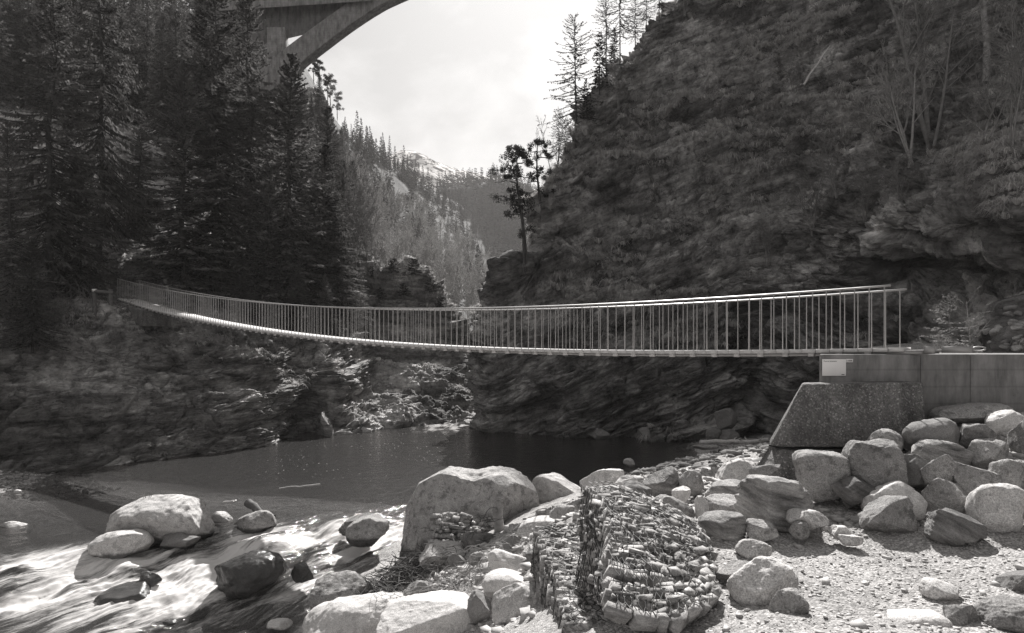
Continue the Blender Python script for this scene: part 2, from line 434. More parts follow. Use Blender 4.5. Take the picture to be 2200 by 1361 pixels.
RIGHT, RIGHTN = strata_disp(G0, .85, 3, BED, big=1.15, size=1.1, fade=fade)
mesh_obj('cliff', RIGHT.reshape(-1, 3), grid_faces(*RIGHT.shape[:2]), M['cliff'], smooth=False)
tag(bpy.data.objects['cliff'], kind='structure')

# ---- the left bank: cliff foot, terrace with the far abutment, wooded slope, rocky knoll
L = []
L.append([(-700, 1228, 14), (-700, 1120, 15), (-700, 980, 16), (-700, 760, 17), (-700, 700, 20), (-700, 405, 32), (-700, 241, 48), (-700, 151, 66), (-700, 88, 90)])
L.append([(-150, 1065, 21.1), (-150, 1010, 22), (-150, 930, 23), (-150, 740, 25), (-150, 660, 28), (-150, 412, 42), (-150, 262, 60), (-150, 175, 80), (-150, 113, 105)])
L.append([(20, 1032, 23.6), (20, 970, 24.6), (20, 880, 25.6), (20, 700, 28), (20, 640, 32), (20, 418, 46), (20, 276, 64), (20, 186, 85), (20, 121, 112)])
L.append([(250, 1000, 26.5), (250, 930, 27.3), (250, 840, 28.6), (250, 700, 31.5), (250, 648, 35.5), (250, 457, 48), (250, 308, 66), (250, 209, 88), (250, 138, 116)])
L.append([(450, 975, 29.4), (450, 910, 30.2), (450, 830, 31.2), (450, 712, 33.5), (450, 650, 41), (450, 472, 54), (450, 333, 72), (450, 234, 94), (450, 161, 122)])
L.append([(600, 952, 32.7), (600, 890, 33.3), (600, 820, 34.2), (600, 742, 36.2), (600, 665, 46), (600, 500, 59), (600, 363, 77), (600, 263, 99), (600, 186, 127)])
L.append([(650, 945, 36.4), (650, 885, 37.5), (650, 825, 38), (655, 757, 39.5), (655, 668, 47), (652, 498, 60), (652, 363, 77), (652, 265, 97), (652, 188, 122)])
L.append([(715, 935, 35.6), (715, 875, 37), (720, 815, 38.5), (722, 750, 41), (725, 680, 46), (720, 600, 53), (712, 480, 72), (705, 340, 92), (702, 215, 110)])
L.append([(800, 924, 37.8), (800, 870, 41.7), (800, 810, 46.3), (800, 755, 50.6), (800, 690, 53.3), (800, 615, 54.6), (800, 580, 57.0), (800, 610, 63.3), (800, 650, 70.8)])
L.append([(880, 915, 39.8), (880, 860, 43.7), (880, 800, 48.3), (880, 757, 51.6), (880, 690, 54.8), (880, 620, 55.6), (880, 572, 58.0), (880, 600, 64.3), (880, 650, 72.8)])
L.append([(950, 910, 41), (950, 860, 44.7), (950, 805, 49.3), (950, 762, 52.6), (950, 710, 55.3), (950, 665, 55.6), (950, 630, 58.0), (950, 660, 64.3), (950, 690, 72.8)])
L.append([(1010, 903, 42.8), (1010, 860, 46.2), (1010, 810, 50.8), (1010, 772, 54.1), (1010, 745, 55.8), (1010, 718, 56.6), (1010, 708, 59.0), (1010, 722, 65.3), (1010, 740, 73.8)])
L.append([(1052, 896, 44.8), (1055, 868, 46.6), (1058, 830, 49.3), (1060, 795, 51.8), (1062, 775, 54.6), (1064, 768, 58.0), (1066, 766, 62.6), (1068, 772, 68.4), (1070, 778, 78.25)])
L.append([(1100, 868, 55), (1102, 850, 57), (1104, 820, 60), (1106, 795, 63), (1108, 780, 67), (1110, 775, 72), (1112, 772, 78), (1114, 775, 84), (1116, 778, 92)])
Lr = [[P(*q) for q in r] for r in L]
Lr.insert(0, [p + np.array([-6, -22, 0]) for p in Lr[0]])
G1 = loft(footed(Lr), 760, 540, wu=[.05, .15, .7, 1.5, 1.3, 1.1, .6, .7, .8, .8, .7, .6, .4, .2], wv=[.25, 1.1, 1.2, 1.7, 1.3, 1.2, 1, .8, .6])
vv_ = np.linspace(0, 1, G1.shape[0])[:, None]
LEFT, LEFTN = strata_disp(G1, .7, 41, (R_(4), R_(3), 0), big=.85, size=.9)
ob = mesh_obj('riverside_cliff', LEFT.reshape(-1, 3), grid_faces(*LEFT.shape[:2]), M['bank'], smooth=False); tag(ob, kind='structure')

# ---- the hillside up the valley, the hill behind it and the snowy mountain
H = []
H.append([(420, 720, 62), (420, 420, 170), (420, 120, 255), (420, -150, 323), (420, -120, 391)])
H.append([(640, 705, 64), (640, 480, 163), (640, 300, 218), (645, 140, 280), (640, 170, 366)])
H.append([(740, 715, 68), (740, 520, 184), (740, 390, 252), (745, 292, 314), (740, 330, 408)])
H.append([(850, 722, 76), (850, 570, 224), (850, 455, 323), (855, 368, 416), (850, 400, 510)])
H.append([(960, 730, 92), (960, 610, 289), (960, 500, 425), (962, 428, 561), (960, 440, 680)])
H.append([(1050, 735, 118), (1050, 640, 391), (1055, 550, 561), (1060, 490, 731), (1060, 500, 884)])
H.append([(1115, 738, 150), (1115, 680, 476), (1115, 620, 646), (1112, 572, 816), (1115, 600, 952)])
H.append([(1200, 740, 200), (1200, 710, 595), (1200, 690, 816), (1200, 680, 952), (1200, 700, 1088)])
G2 = loft([[P(*q) for q in r] for r in H], 260, 200)
n2 = grid_normals(G2)
G2[..., 2] += 3 * fbm(G2 * .02, 4, 77) + 1.2 * fbm(G2 * .15, 3, 78)
HILL = G2
ob = mesh_obj('hillside', HILL.reshape(-1, 3), grid_faces(*HILL.shape[:2]), M['hill'], smooth=True); tag(ob, kind='structure')

H2 = [[(940, 760, 388), (940, 640, 496), (940, 520, 620), (940, 400, 698), (940, 440, 852)],
      [(1050, 760, 372), (1050, 640, 480), (1050, 500, 605), (1050, 392, 682), (1050, 430, 852)],
      [(1120, 760, 349), (1120, 640, 465), (1120, 510, 589), (1120, 412, 666), (1120, 450, 852)],
      [(1190, 760, 334), (1190, 640, 450), (1190, 520, 574), (1190, 430, 659), (1190, 470, 852)],
      [(1330, 760, 334), (1330, 640, 434), (1330, 520, 542), (1330, 400, 635), (1330, 440, 852)]]
G3 = loft([[P(*q) for q in r] for r in H2], 160, 120); G3[..., 2] += 7 * fbm(G3 * .02, 5, 91)
ob = mesh_obj('far_hill', G3.reshape(-1, 3), grid_faces(*G3.shape[:2]), M['hill'], smooth=True); tag(ob, kind='structure')
FARHILL = G3

def snow_mat():
    k = N('snowy_rock'); geo = k.n('NewGeometry')
    nz = k.n('TexNoise', Scale=.07, Detail=9, Roughness=.68); k.l(geo, nz, 'Position', 'Vector')
    r = k.ramp(nz, [(.44, g(.09)), (.52, g(.85))])
    b = k.n('BsdfDiffuse'); k.l(r, b, 'Color', 0); k.l(b, k.out, 0, 0); return k.m
M['snow'] = snow_mat()
Mt = [[(700, 740, 525), (700, 480, 700), (700, 420, 875), (700, 440, 1050)],
      [(860, 740, 525), (860, 480, 700), (862, 330, 875), (860, 350, 1050)],
      [(960, 740, 525), (960, 500, 700), (962, 364, 875), (960, 390, 1050)],
      [(1010, 740, 525), (1010, 520, 700), (1012, 380, 875), (1010, 390, 1050)],
      [(1080, 740, 525), (1080, 540, 700), (1080, 393, 875), (1080, 420, 1050)],
      [(1220, 740, 525), (1220, 560, 700), (1220, 420, 875), (1220, 450, 1050)],
      [(1420, 740, 525), (1420, 560, 700), (1420, 430, 875), (1420, 450, 1050)]]
G4 = loft([[P(*q) for q in r] for r in Mt], 240, 160); G4[..., 2] += 9 * fbm(G4 * .022, 6, 55)
ob = mesh_obj('mountain', G4.reshape(-1, 3), grid_faces(*G4.shape[:2]), M['snow'], smooth=True); tag(ob, kind='structure')

# ------------------------------------------------------------------ foreground ground: bank, beach and river bed as one sheet
ctl = [P(*c) for c in [
    (1600, 1330, 5.1), (2150, 1330, 5.1), (1750, 1200, 6.7), (2100, 1180, 6.9), (1700, 1120, 8), (1500, 1200, 6.6), (1550, 1040, 10),
    (1650, 985, 13), (1590, 965, 20), (1515, 955, 30.5), (1640, 950, 31), (1450, 1000, 21.5), (1380, 1025, 23.6), (1300, 1045, 13),
    (1230, 1300, 6.8), (1100, 1330, 8.6), (950, 1335, 10), (800, 1345, 11), (880, 1225, 13), (1000, 1195, 12.3), (1150, 1170, 10.5),
    (1200, 1120, 11), (1260, 1070, 12.5), (1100, 1105, 16), (1250, 1045, 18), (2100, 905, 10), (2200, 885, 9.8), (2000, 960, 9.5),
    (1900, 1040, 8.8), (2100, 1030, 8.6), (2200, 1000, 8.6), (1850, 1060, 9.6), (1400, 1130, 8), (1350, 1330, 5.4), (1750, 1010, 10.4), (1900, 990, 10.4)]]
ctl += [np.array(c, float) for c in [
    (-3.6, 16, -5.75), (-2.6, 22, -6.6), (-10.5, 20, -5.36), (-16, 21, -5.36), (-6, 19.5, -5.42), (-13, 22.5, -5.42), (-8, 21.5, -5.45), (-4.5, 21.5, -5.6), (-5, 30, -7.6), (5, 30, -7.2), (0, 26, -7), (-12, 28, -7),
    (-17, 24.6, -5.5), (-19.5, 24, -5.0), (-9, 15, -6.5), (-6.5, 13.5, -6.9), (-11, 13, -6.9), (-20, 12, -6.6), (-6.2, 9.5, -6.9), (-6, 5, -6.5),
    (-2.2, 3, -3.6), (0, 1, -1.9), (0, -10, -1.6), (10, 0, -2.0), (20, 5, -1.2), (20, 10, -.9), (-15, 0, -6.9), (-30, 8, -6), (30, -20, -1), (-30, -20, -5), (4, 3, -2.2),
    (8, 3, -2.2), (-25, 20, -4.5), (0, 40, -7), (8, 34, -5.6), (14, 31, -4.8), (-10, 40, -7), (14, 20, -3), (20, 20, -1.5), (6.5, 8, -2.2), (3, 45, -7), (2, 60, -7), (-8, 60, -6)]]
ctl = np.array(ctl)
def tps_fit(c):
    d = np.linalg.norm(c[:, None, :2] - c[None, :, :2], axis=2); n = len(c)
    K = d                                                     # biharmonic (linear) kernel: no overshoot
    Pm = np.concatenate([np.ones((n, 1)), c[:, :2]], 1)
    A = np.block([[K - .02 * np.eye(n), Pm], [Pm.T, np.zeros((3, 3))]])
    return np.linalg.solve(A, np.concatenate([c[:, 2], np.zeros(3)]))
_w = tps_fit(ctl)
def ground_z(x, y):
    x = np.asarray(x, float); y = np.asarray(y, float); sh = x.shape; q = np.stack([x.ravel(), y.ravel()], -1)
    r = np.zeros(len(q))
    for k in range(0, len(q), 40000):
        d = np.linalg.norm(q[k:k + 40000, None] - ctl[None, :, :2], axis=2)
        r[k:k + 40000] = d @ _w[:len(ctl)] + _w[len(ctl)] + q[k:k + 40000] @ _w[len(ctl) + 1:]
    return r.reshape(sh)
def axis(knots, counts): return np.concatenate([np.linspace(a, b, n, endpoint=False) for (a, b), n in zip(zip(knots[:-1], knots[1:]), counts)] + [[knots[-1]]])
gx = axis([-34, -20, -6, -1, 12, 16, 34], [30, 90, 90, 260, 50, 30]); gy = axis([-26, 3.5, 12, 20, 36, 66], [30, 200, 130, 120, 30])
X, Y = np.meshgrid(gx, gy)
Z = ground_z(X, Y)
p3 = np.stack([X, Y, Z], -1)
Z = Z + .10 * fbm(p3 * .9, 4, 5) + .03 * fbm(p3 * 5, 3, 6) + .015 * fbm(p3 * 16, 2, 8)
GROUND = np.stack([X, Y, Z], -1)
def ground_mat():
    k = N('gravelly_earth'); mp = k.coord()
    n1 = k.noise(mp, .8, 6, .6); c = k.ramp(n1, [(.3, g(.28)), (.7, g(.42))])
    v = k.n('TexVoronoi', Scale=48); k.l(mp, v, 'Vector', 'Vector')
    sc = k.n('SeparateColor'); k.l(v, sc, 'Color', 0); r = k.ramp(sc, [(.0, .6), (.6, 1.0), (1, 1.5)], 0)
    last = k.mix(c, r, 1.0, 'MULTIPLY')
    n2 = k.noise(mp, 70, 4, .7); r2 = k.ramp(n2, [(.35, .7), (.65, 1.2)]); last = k.mix(last, r2, 1.0, 'MULTIPLY', ao=2)
    bs = k.n('BsdfDiffuse'); k.t.links.new(last.outputs[2], bs.inputs[0])
    bp = k.n('Bump', Strength=.5, Distance=.02); k.l(v, bp, 'Distance', 'Height'); bp.invert = True
    bp2 = k.n('Bump', Strength=.6, Distance=.015); k.l(n2, bp2, 'Fac', 'Height'); k.l(bp, bp2, 0, 'Normal'); k.l(bp2, bs, 0, 'Normal')
    k.l(bs, k.out, 0, 0); return k.m
M['ground'] = ground_mat()
ob = mesh_obj('ground', GROUND.reshape(-1, 3), grid_faces(*GROUND.shape[:2]), M['ground'], smooth=True); tag(ob, kind='structure')

# footpath terrace behind the concrete wall, level with its top
tz = lambda x, y: -.2 + .05 * fbm(np.stack([x, y, 0 * x], -1) * .8, 3, 8)
tx, ty = np.meshgrid(np.linspace(0, 1, 90), np.linspace(0, 1, 90))
tY = 11.5 + ty * 13; tX = (tY * .56 + .8) * (1 - tx) + 24 * tx
ob = mesh_obj('footpath', np.stack([tX, tY, tz(tX, tY) + .3 * sstep(12.5, 16, tX)], -1).reshape(-1, 3), grid_faces(90, 90), M['ground'], smooth=True); tag(ob, kind='structure')

# ------------------------------------------------------------------ the river
wx = axis([-34, -16, -13, 1, 3, 16], [60, 30, 420, 30, 60]); wy = axis([3, 11.5, 22, 38, 80], [30, 420, 160, 60])
X, Y = np.meshgrid(wx, wy)
fl = np.array([.412, -.911])
q = (X + 12.7) * fl[0] + (Y - 15.7) * fl[1]
qq = np.clip(q, 0, 8)
lvl = WATER - .16 * qq - .03 * sstep(0, 1, q)
fd = np.array([-.64, -.77]); fp = np.array([.77, -.64])          # the current in the rapids, and across it
al = X * fd[0] + Y * fd[1]; ac = X * fp[0] + Y * fp[1]
pp = np.stack([al * .55, ac * 1.5, 0 * al], -1)
turb = sstep(-.4, 1.2, q)
wob = fbm(pp * .8, 2, 60)[..., None] * np.array([.5, .5, 0])
wav = .17 * fbm(pp + wob, 4, 61) + .06 * ridged(pp * np.array([1.2, 2.6, 1]) + wob, 3, 62) + .025 * fbm(np.stack([al * 1.2, ac * 8, 0 * al], -1), 3, 66)
bump = 0 * X; fm = 0 * X
def S(px, py, z): Yd = F * -z / (py - HZ); return (px - CX) / F * Yd, Yd
DOMES = [(560, 1195, -5.72, .75, .30), (390, 1200, -5.6, .6, .15), (270, 1250, -5.9, .6, .22), (180, 1215, -5.6, .55, .12), (730, 1150, -5.65, .6, .2), (600, 1140, -5.4, .5, .12), (180, 1290, -6.0, .5, .15), (800, 1140, -5.6, .5, .2), (430, 1250, -5.9, .5, .2)]
for px, py, z, r, h in DOMES:
    cx, cy = S(px, py, z); da = (X - cx) * fd[0] + (Y - cy) * fd[1]; dc = (X - cx) * fp[0] + (Y - cy) * fp[1]
    bump += h * np.exp(-(da / r)**2 - (dc / (r * .9))**2)
    bump -= .75 * h * np.exp(-((da - r * 1.3) / (r * .7))**2 - (dc / (r * .8))**2)
    fm += .75 * np.exp(-((da - r * 1.7) / (r * 1.3))**2 - (dc / (r * .95))**2)
FOAM = [(400, 1300, -6.1, 1.4, .75, 1.15), (560, 1150, -5.5, 1.0, .4, .7), (470, 1140, -5.4, .6, .35, .6), (790, 1195, -5.9, 1.5, .5, 1.3), (690, 1120, -5.4, .8, .3, .7), (820, 1080, -5.28, .5, .28, .6), (120, 1230, -5.7, 1.3, .7, .8),
        (60, 1330, -6.1, .8, .6, .7), (250, 1330, -6.2, 1.2, .5, .8), (300, 1235, -5.8, .9, .4, .5), (490, 1225, -5.8, .8, .5, .9), (640, 1280, -6.0, .8, .25, .5), (80, 1180, -5.4, 1.0, .3, .7), (840, 1160, -5.7, .6, .4, .8), (660, 1165, -5.6, 1.4, .35, .6), (860, 1120, -5.4, .35, .3, .7)]
for px, py, z, ra, rc, s in FOAM:
    cx, cy = S(px, py, z); da = (X - cx) * fd[0] + (Y - cy) * fd[1]; dc = (X - cx) * fp[0] + (Y - cy) * fp[1]
    fm += s * np.exp(-(da / ra)**2 - (dc / rc)**2)
ps = np.stack([al * .7, ac * 3.2, 0 * al], -1)
streak = fbm(ps + wob * 1.4, 5, 63, .6)
fine = fbm(np.stack([al * 1.6, ac * 7, 0 * al], -1) + wob * 2, 4, 68, .65)
fm = turb * np.clip(fm * (.95 + .9 * streak + .5 * fine) + .55 * streak + .25 * fine + .05, 0, 1.05)
gap = .5 * sstep(-8, -5, X) * (1 - sstep(-1.5, .5, X)) * sstep(35, 39, Y) * (1 - sstep(50, 60, Y))
fm = np.maximum(fm, gap * np.clip(.45 + 1.5 * fbm(np.stack([X * 2.2, Y * .9, 0 * X], -1), 4, 69, .6), 0, 1))
Zw = lvl + turb * (wav + bump) + turb * .05 * np.clip(fm, 0, 1) * fbm(np.stack([al * 3, ac * 4, 0 * al], -1), 3, 64) + (1 - turb) * .004 * fbm(np.stack([X * 3, Y * 3, 0 * X], -1), 3, 65)
RIV = np.stack([X, Y, Zw], -1)
def water_mat():
    k = N('river_water'); mp = k.coord()
    at = k.n('Attribute', _attribute_name='foam')
    # clear water: mirror by angle over the bed below
    gl = k.n('BsdfGlossy', Roughness=.06); gl.inputs['Color'].default_value = g(.95)
    tr = k.n('BsdfTransparent'); 
    dp = k.n('Attribute', _attribute_name='depth'); ab_ = k.mathn('MULTIPLY', dp, -1.1, 2); ex = k.n('Math', _operation='EXPONENT'); k.l(ab_, ex, 0, 0)
    tc_ = k.n('CombineColor')
    for i_ in range(3): k.l(ex, tc_, 0, i_)
    k.l(tc_, tr, 0, 0)
    body = k.n('BsdfDiffuse'); body.inputs['Color'].default_value = g(.11)
    fr = k.n('Fresnel', IOR=1.33)
    n1 = k.noise(k.coord(scale=(1, 1.0, 1)), 2.6, 6, .62, .4); n2 = k.noise(mp, 11, 4, .6)
    b1 = k.n('Bump', Strength=.6, Distance=.07); k.l(n1, b1, 'Fac', 'Height')
    b2 = k.n('Bump', Strength=.18, Distance=.03); k.l(n2, b2, 'Fac', 'Height'); k.l(b1, b2, 0, 'Normal')
    k.l(b2, gl, 0, 'Normal'); k.l(b2, fr, 0, 'Normal')
    under = k.n('MixShader', Fac=.3); k.l(tr, under, 0, 1); k.l(body, under, 0, 2)
    wat = k.n('MixShader'); k.l(fr, wat, 0, 0); k.l(under, wat, 0, 1); k.l(gl, wat, 0, 2)
    # white water, combed along the current
    ang = math.atan2(fd[1], fd[0])
    ms = k.coord(scale=(1.8, 13, 1.8), rot=(0, 0, ang)); ns = k.noise(ms, 1.6, 7, .68, .5)
    mf = k.coord(scale=(3.4, 30, 3), rot=(0, 0, ang)); nf = k.noise(mf, 2.2, 5, .7)
    a1 = k.mathn('MULTIPLY', ns, 1.25); a2 = k.mathn('MULTIPLY', nf, .9); a3 = k.mathn('ADD', a1, a2)
    s0 = k.mathn('SUBTRACT', a3, 1.0); s1 = k.mathn('ADD', at, s0, 2, 0)
    mk = k.ramp(s1, [(.16, 0), (1.35, 1)], 0)
    gate = k.ramp(at, [(.02, 0), (.3, 1)], 'Fac'); m2 = k.mathn('MULTIPLY', mk, gate)
    fo = k.n('BsdfDiffuse'); fo.inputs['Color'].default_value = g(.62)
    # flecks of froth drifting on the pool
    vo = k.n('TexVoronoi', Scale=4.2); k.l(k.coord(scale=(1.0, .8, 1)), vo, 'Vector', 'Vector')
    rv = k.ramp(vo, [(.07, 1), (.12, 0)], 'Distance')
    at2 = k.n('Attribute', _attribute_name='froth'); m3 = k.mathn('MULTIPLY', rv, at2, 0, 2)
    m4 = k.mathn('MAXIMUM', m2, m3)
    ot = k.n('MixShader'); k.l(m4, ot, 0, 0); k.l(wat, ot, 0, 1); k.l(fo, ot, 0, 2)
    k.l(ot, k.out, 0, 0); return k.m
M['water'] = water_mat()
ob = mesh_obj('river', RIV.reshape(-1, 3), grid_faces(*RIV.shape[:2]), M['water'], smooth=True); tag(ob, kind='structure')
def vattr(o, name, arr):
    a = o.data.attributes.new(name, 'FLOAT', 'POINT'); a.data.foreach_set('value', np.asarray(arr, np.float32).ravel())
vattr(ob, 'foam', fm)
froth = sstep(22.5, 26, Y) * (1 - sstep(34, 44, Y)) * sstep(-13, -9, X) * (1 - sstep(-2.5, 0, X)) * np.clip(.5 + 1.6 * fbm(np.stack([X * .35, Y * .5, 0 * X], -1), 3, 67), 0, 1)
vattr(ob, 'froth', froth); vattr(ob, 'depth', np.clip(Zw - ground_z(X, Y), 0, 6))
def water_z(x, y):
    k = np.argmin(np.abs(wx - x)); j = np.argmin(np.abs(wy - y)); return Zw[j, k]
# ------------------------------------------------------------------ the stress-ribbon footbridge
BT = np.array([-.778, .628]); BN = np.array([.628, .778]); B0 = np.array([6.68, 10.78]); SPAN = 37.26
def zdeck(s): return -.02 - .027 * s + .00272 * s * s
def BP(s, o, dz=0): xy = B0 + BT * s + BN * o; return np.array([xy[0], xy[1], zdeck(s) + dz])
fb = thing('footbridge', BP(0, .5), 'slender sagging footbridge of stone slabs with thin steel railings across the gorge', 'footbridge')
deck = MB(); PITCH = .235
for k in range(int((SPAN + .25) / PITCH)):
    s0 = -.25 + k * PITCH; s1 = s0 + PITCH - .014
    j = random.uniform(-.012, .012)
    deck.hexa([BP(s0, -.06 + j, -.075), BP(s1, -.06 + j, -.075), BP(s1, 1.12 + j, -.075), BP(s0, 1.12 + j, -.075), BP(s0, -.06 + j, 0), BP(s1, -.06 + j, 0), BP(s1, 1.12 + j, 0), BP(s0, 1.12 + j, 0)])
ss = np.linspace(-.6, SPAN + .4, 60)
for o in (.08, .38, .68, .98):
    b = MB(); pts = [BP(s, o, -.1) for s in ss]; b.tube(pts, .034, 4); b.build('steel_band', M['steel'], fb)
cl = MB()
for k in range(int(SPAN / .47)):
    s0 = .2 + k * .47
    for o in (-.02, 1.0): cl.box(BP(s0 + .1, o + .03, -.1), (.10, .08, .085), (0, 0, math.atan2(BT[1], BT[0])))
for f_ in cl.F: pass
V_, F_ = cl.data(); deck.V.append(V_); deck.F += [f_ + deck.n for f_ in F_]; deck.n += len(V_)
deck.build('deck', M['slab'], fb)
for o, s_end in ((0.0, -.06), (1.06, -.19)):
    r = MB(); sx = np.linspace(s_end, SPAN, 80); r.tube([BP(s, o, 1.10) for s in sx], [.019] * 80, 4); r.build('handrail', M['steel'], fb)
pV, pF = tube(np.array([[0, 0, -.04], [0, 0, .5], [0, 0, 1.10]]), .0105, 6)
post_me = mesh_data('post', pV, pF, M['steel'], True)
rest = MB(); n_ind = 0
NP = int(SPAN / PITCH)
for k in range(NP + 1):
    for o, off in ((0.0, .04), (1.06, -.08)):
        s = off + k * PITCH
        if s > SPAN: continue
        p = BP(s, o)
        if n_ind < 100:
            po = bpy.data.objects.new('post', post_me); COL.objects.link(po); po.parent = fb
            po.location = Vector(p) - fb.location; n_ind += 1
        else: rest.add(pV + p, pF)
tag(rest.build('post', M['steel'], fb, True), kind='stuff')
# anchorage at the near end
for o in (.08, .98):
    an = MB()
    an.tube([BP(-.2, o, -.07), BP(-.8, o, -.07)], .02, 6)
    an.box(BP(-1.0, o, -.06), (.42, .07, .11), (0, 0, math.atan2(BT[1], BT[0])))
    an.box(BP(-.62, o, -.06), (.16, .10, .13), (0, 0, math.atan2(BT[1], BT[0])))
    ring = [BP(-1.2 - .09 + .09 * math.cos(a), o, -.06 + .035 * math.sin(a)) for a in np.linspace(0, 2 * math.pi, 13)]
    an.tube(ring, .014, 5)
    an.build('anchor', M['steel'], fb)

# ------------------------------------------------------------------ right abutment: concrete wall on a battered block
ab = thing('abutment', (8, 10.6, -2.5), 'stained concrete wall and pebbly sloping block carrying the right end of the footbridge', 'abutment')
xL = P(1760, 0, 10.62)[0]; zt = P(0, 762, 10.62)[2]
w = MB()
joints = [xL, xL + 1.78, P(2085, 0, 10.62)[0], 13.2, 18, 26]
for a, b in zip(joints[:-1], joints[1:]):
    d = 2.2 if a < 8.8 else .5
    ab_x = (a + .004) * ((10.62 + d) / 10.62 + .01 if a == xL else 1)      # the end face runs back in line with the bridge seat
    w.hexa([(a + .004, 10.62, -3), (b - .004, 10.62, -3), (b - .004, 10.62 + d, -3), (ab_x, 10.62 + d, -3), (a + .004, 10.62, zt), (b - .004, 10.62, zt), (b - .004, 10.62 + d, zt), (ab_x, 10.62 + d, zt)])
def bevel(o, width, seg=2):
    m = o.modifiers.new('bevel', 'BEVEL'); m.width = width; m.segments = seg; m.limit_method = 'ANGLE'; return o
bevel(w.build('wall', M['conc'], ab), .012)
bz = MB()
f0, f1 = 9.95, 10.1
top = [P(1724, 826, f1), P(1985, 822, f1)]; mid = [P(1652, 962, f0), P(1992, 962, f0)]
def slabq(tl, tr, br, bl, d):
    back = np.array([0, d, 0]); return [bl, br, br + back, bl + back, tl, tr, tr + back, tl + back]
bz.hexa([mid[0], mid[1], mid[1] * [1, 0, 1] + [0, 10.6, 0], mid[0] * [10.6 / f0, 0, 1] + [.0, 10.6, 0], top[0], top[1], top[1] * [1, 0, 1] + [0, 10.6, 0], top[0] * [10.6 / f1, 0, 1] + [0, 10.6, 0]])
bevel(bz.build('buttress', M['agg'], ab), .03)
lz = MB(); m0 = [P(1676, 966, f0 - .04), P(1992, 972, f0 - .04)]; l0 = [P(1622, 1075, f0 - .1), P(1992, 1075, f0 - .1)]
bl_ = P(1654, 957, 10.7); bb_ = P(1592, 1055, 10.7)
lz.hexa([l0[0], l0[1], l0[1] + [0, .6, 0], bb_, m0[0], m0[1], m0[1] + [0, .6, 0], bl_])
bevel(lz.build('footing', M['agg'], ab), .02)
jt = MB(); jt.tube([P(1652, 957, f0 - .035), P(1700, 966, f0 - .06), P(1745, 969, f0 - .06), P(1990, 972, f0 - .06)], .013, 5)
jt.build('shadow_joint', plain_mat('joint_black', .02, .6), ab)  # dark strip painting the shadow gap between buttress and footing

# information panel and its little tag
YS = 10.60
def panel(x0, y0, x1, y1, Y, name, mat, t=.012):
    a = P(x0, y1, Y); b = P(x1, y0, Y); o = MB().box([(a[0] + b[0]) / 2, Y - t / 2, (a[2] + b[2]) / 2], [b[0] - a[0], t, b[2] - a[2]]); return o, a, b
sg, a, b = panel(1766, 772, 1817, 808, YS, 'sign', None)
sign = thing('sign', (a[0], YS, a[2]), 'white information panel fixed to the concrete wall below the bridge end', 'sign')
M['enamel'] = plain_mat('white_enamel', .8, .45, .05, 3); M['ink'] = plain_mat('black_print', .02, .6)
bevel(sg.build('panel', M['enamel'], sign), .004)
def text(txt, x, z, Y, size, parent):
    cu = bpy.data.curves.new('lettering', 'FONT'); cu.body = txt; cu.size = size; cu.extrude = .0008
    t = bpy.data.objects.new('lettering', cu); COL.objects.link(t)
    bpy.context.view_layer.update(); dg = bpy.context.evaluated_depsgraph_get()
    me = bpy.data.meshes.new_from_object(t.evaluated_get(dg)); bpy.data.objects.remove(t)
    me.materials.clear(); me.materials.append(M['ink'])
    o = bpy.data.objects.new('lettering', me); COL.objects.link(o)
    o.rotation_euler = (math.pi / 2, 0, 0); o.parent = parent; o.location = Vector((x, Y, z)) - parent.location; return o
text('Punt da Suransuns', a[0] + .022, b[2] - .046, YS - .0135, .031, sign)
lg = MB(); lg.box([b[0] - .055, YS - .0128, a[2] + .022], [.05, .002, .012]); lg.build('emblem', M['ink'], sign)
sg2, a2, b2 = panel(1817.6, 771.5, 1832, 779, YS, 'tag', None)
tg = thing('number_plate', (a2[0], YS, a2[2]), 'tiny pale plate beside the upper right corner of the information panel', 'plate')
sg2.build('plate', M['enamel'], tg)
mk = MB()
for dx, ww, hh in ((.012, .010, .022), (.045, .018, .026), (.068, .012, .026), (.09, .014, .02)): mk.box([a2[0] + dx, YS - .013, (a2[2] + b2[2]) / 2], [ww, .002, hh])
mk.build('mark', M['ink'], tg)

# ------------------------------------------------------------------ left abutment and the timber barrier beside it
la = thing('abutment', P(280, 672, 34), 'low concrete abutment block under the left end of the footbridge', 'abutment')
q = MB()
c0 = BP(SPAN - 4.2, -.25); c1 = BP(SPAN + 1.5, -.25); d0 = BP(SPAN - 4.2, 1.2); d1 = BP(SPAN + 1.5, 1.2)
zb = 1.05
q.hexa([np.r_[c1[:2], zb + .9], np.r_[c0[:2], zb], np.r_[d0[:2], zb], np.r_[d1[:2], zb + .9], np.r_[c1[:2], c1[2] - .16], np.r_[c0[:2], c0[2] - .16], np.r_[d0[:2], d0[2] - .16], np.r_[d1[:2], d1[2] - .16]])
bevel(q.build('block', M['agg'], la), .03)
YB = float(on_sheet(LEFT, 222, 664)[1]) - .3
br = thing('barrier', P(203, 655, YB), 'short timber barrier with a pale tipped post left of the far bridge end', 'barrier')
for px in (203, 238):
    b_ = MB(); a = P(px, 660, YB); c = P(px, 622, YB); b_.tube([a - [0, 0, .9 if px < 220 else -.1], (a + c) / 2, c], .10, 8); b_.build('post', M['timber'], br)
b_ = MB(); b_.tube([P(199, 626, YB - .05), P(243, 630, YB - .05)], .10, 4); b_.build('rail', M['timber'], br)
b_ = MB(); b_.tube([P(203, 628, YB - .02), P(203, 621.5, YB - .02)], .118, 8); b_.build('reflector', M['enamel'], br)

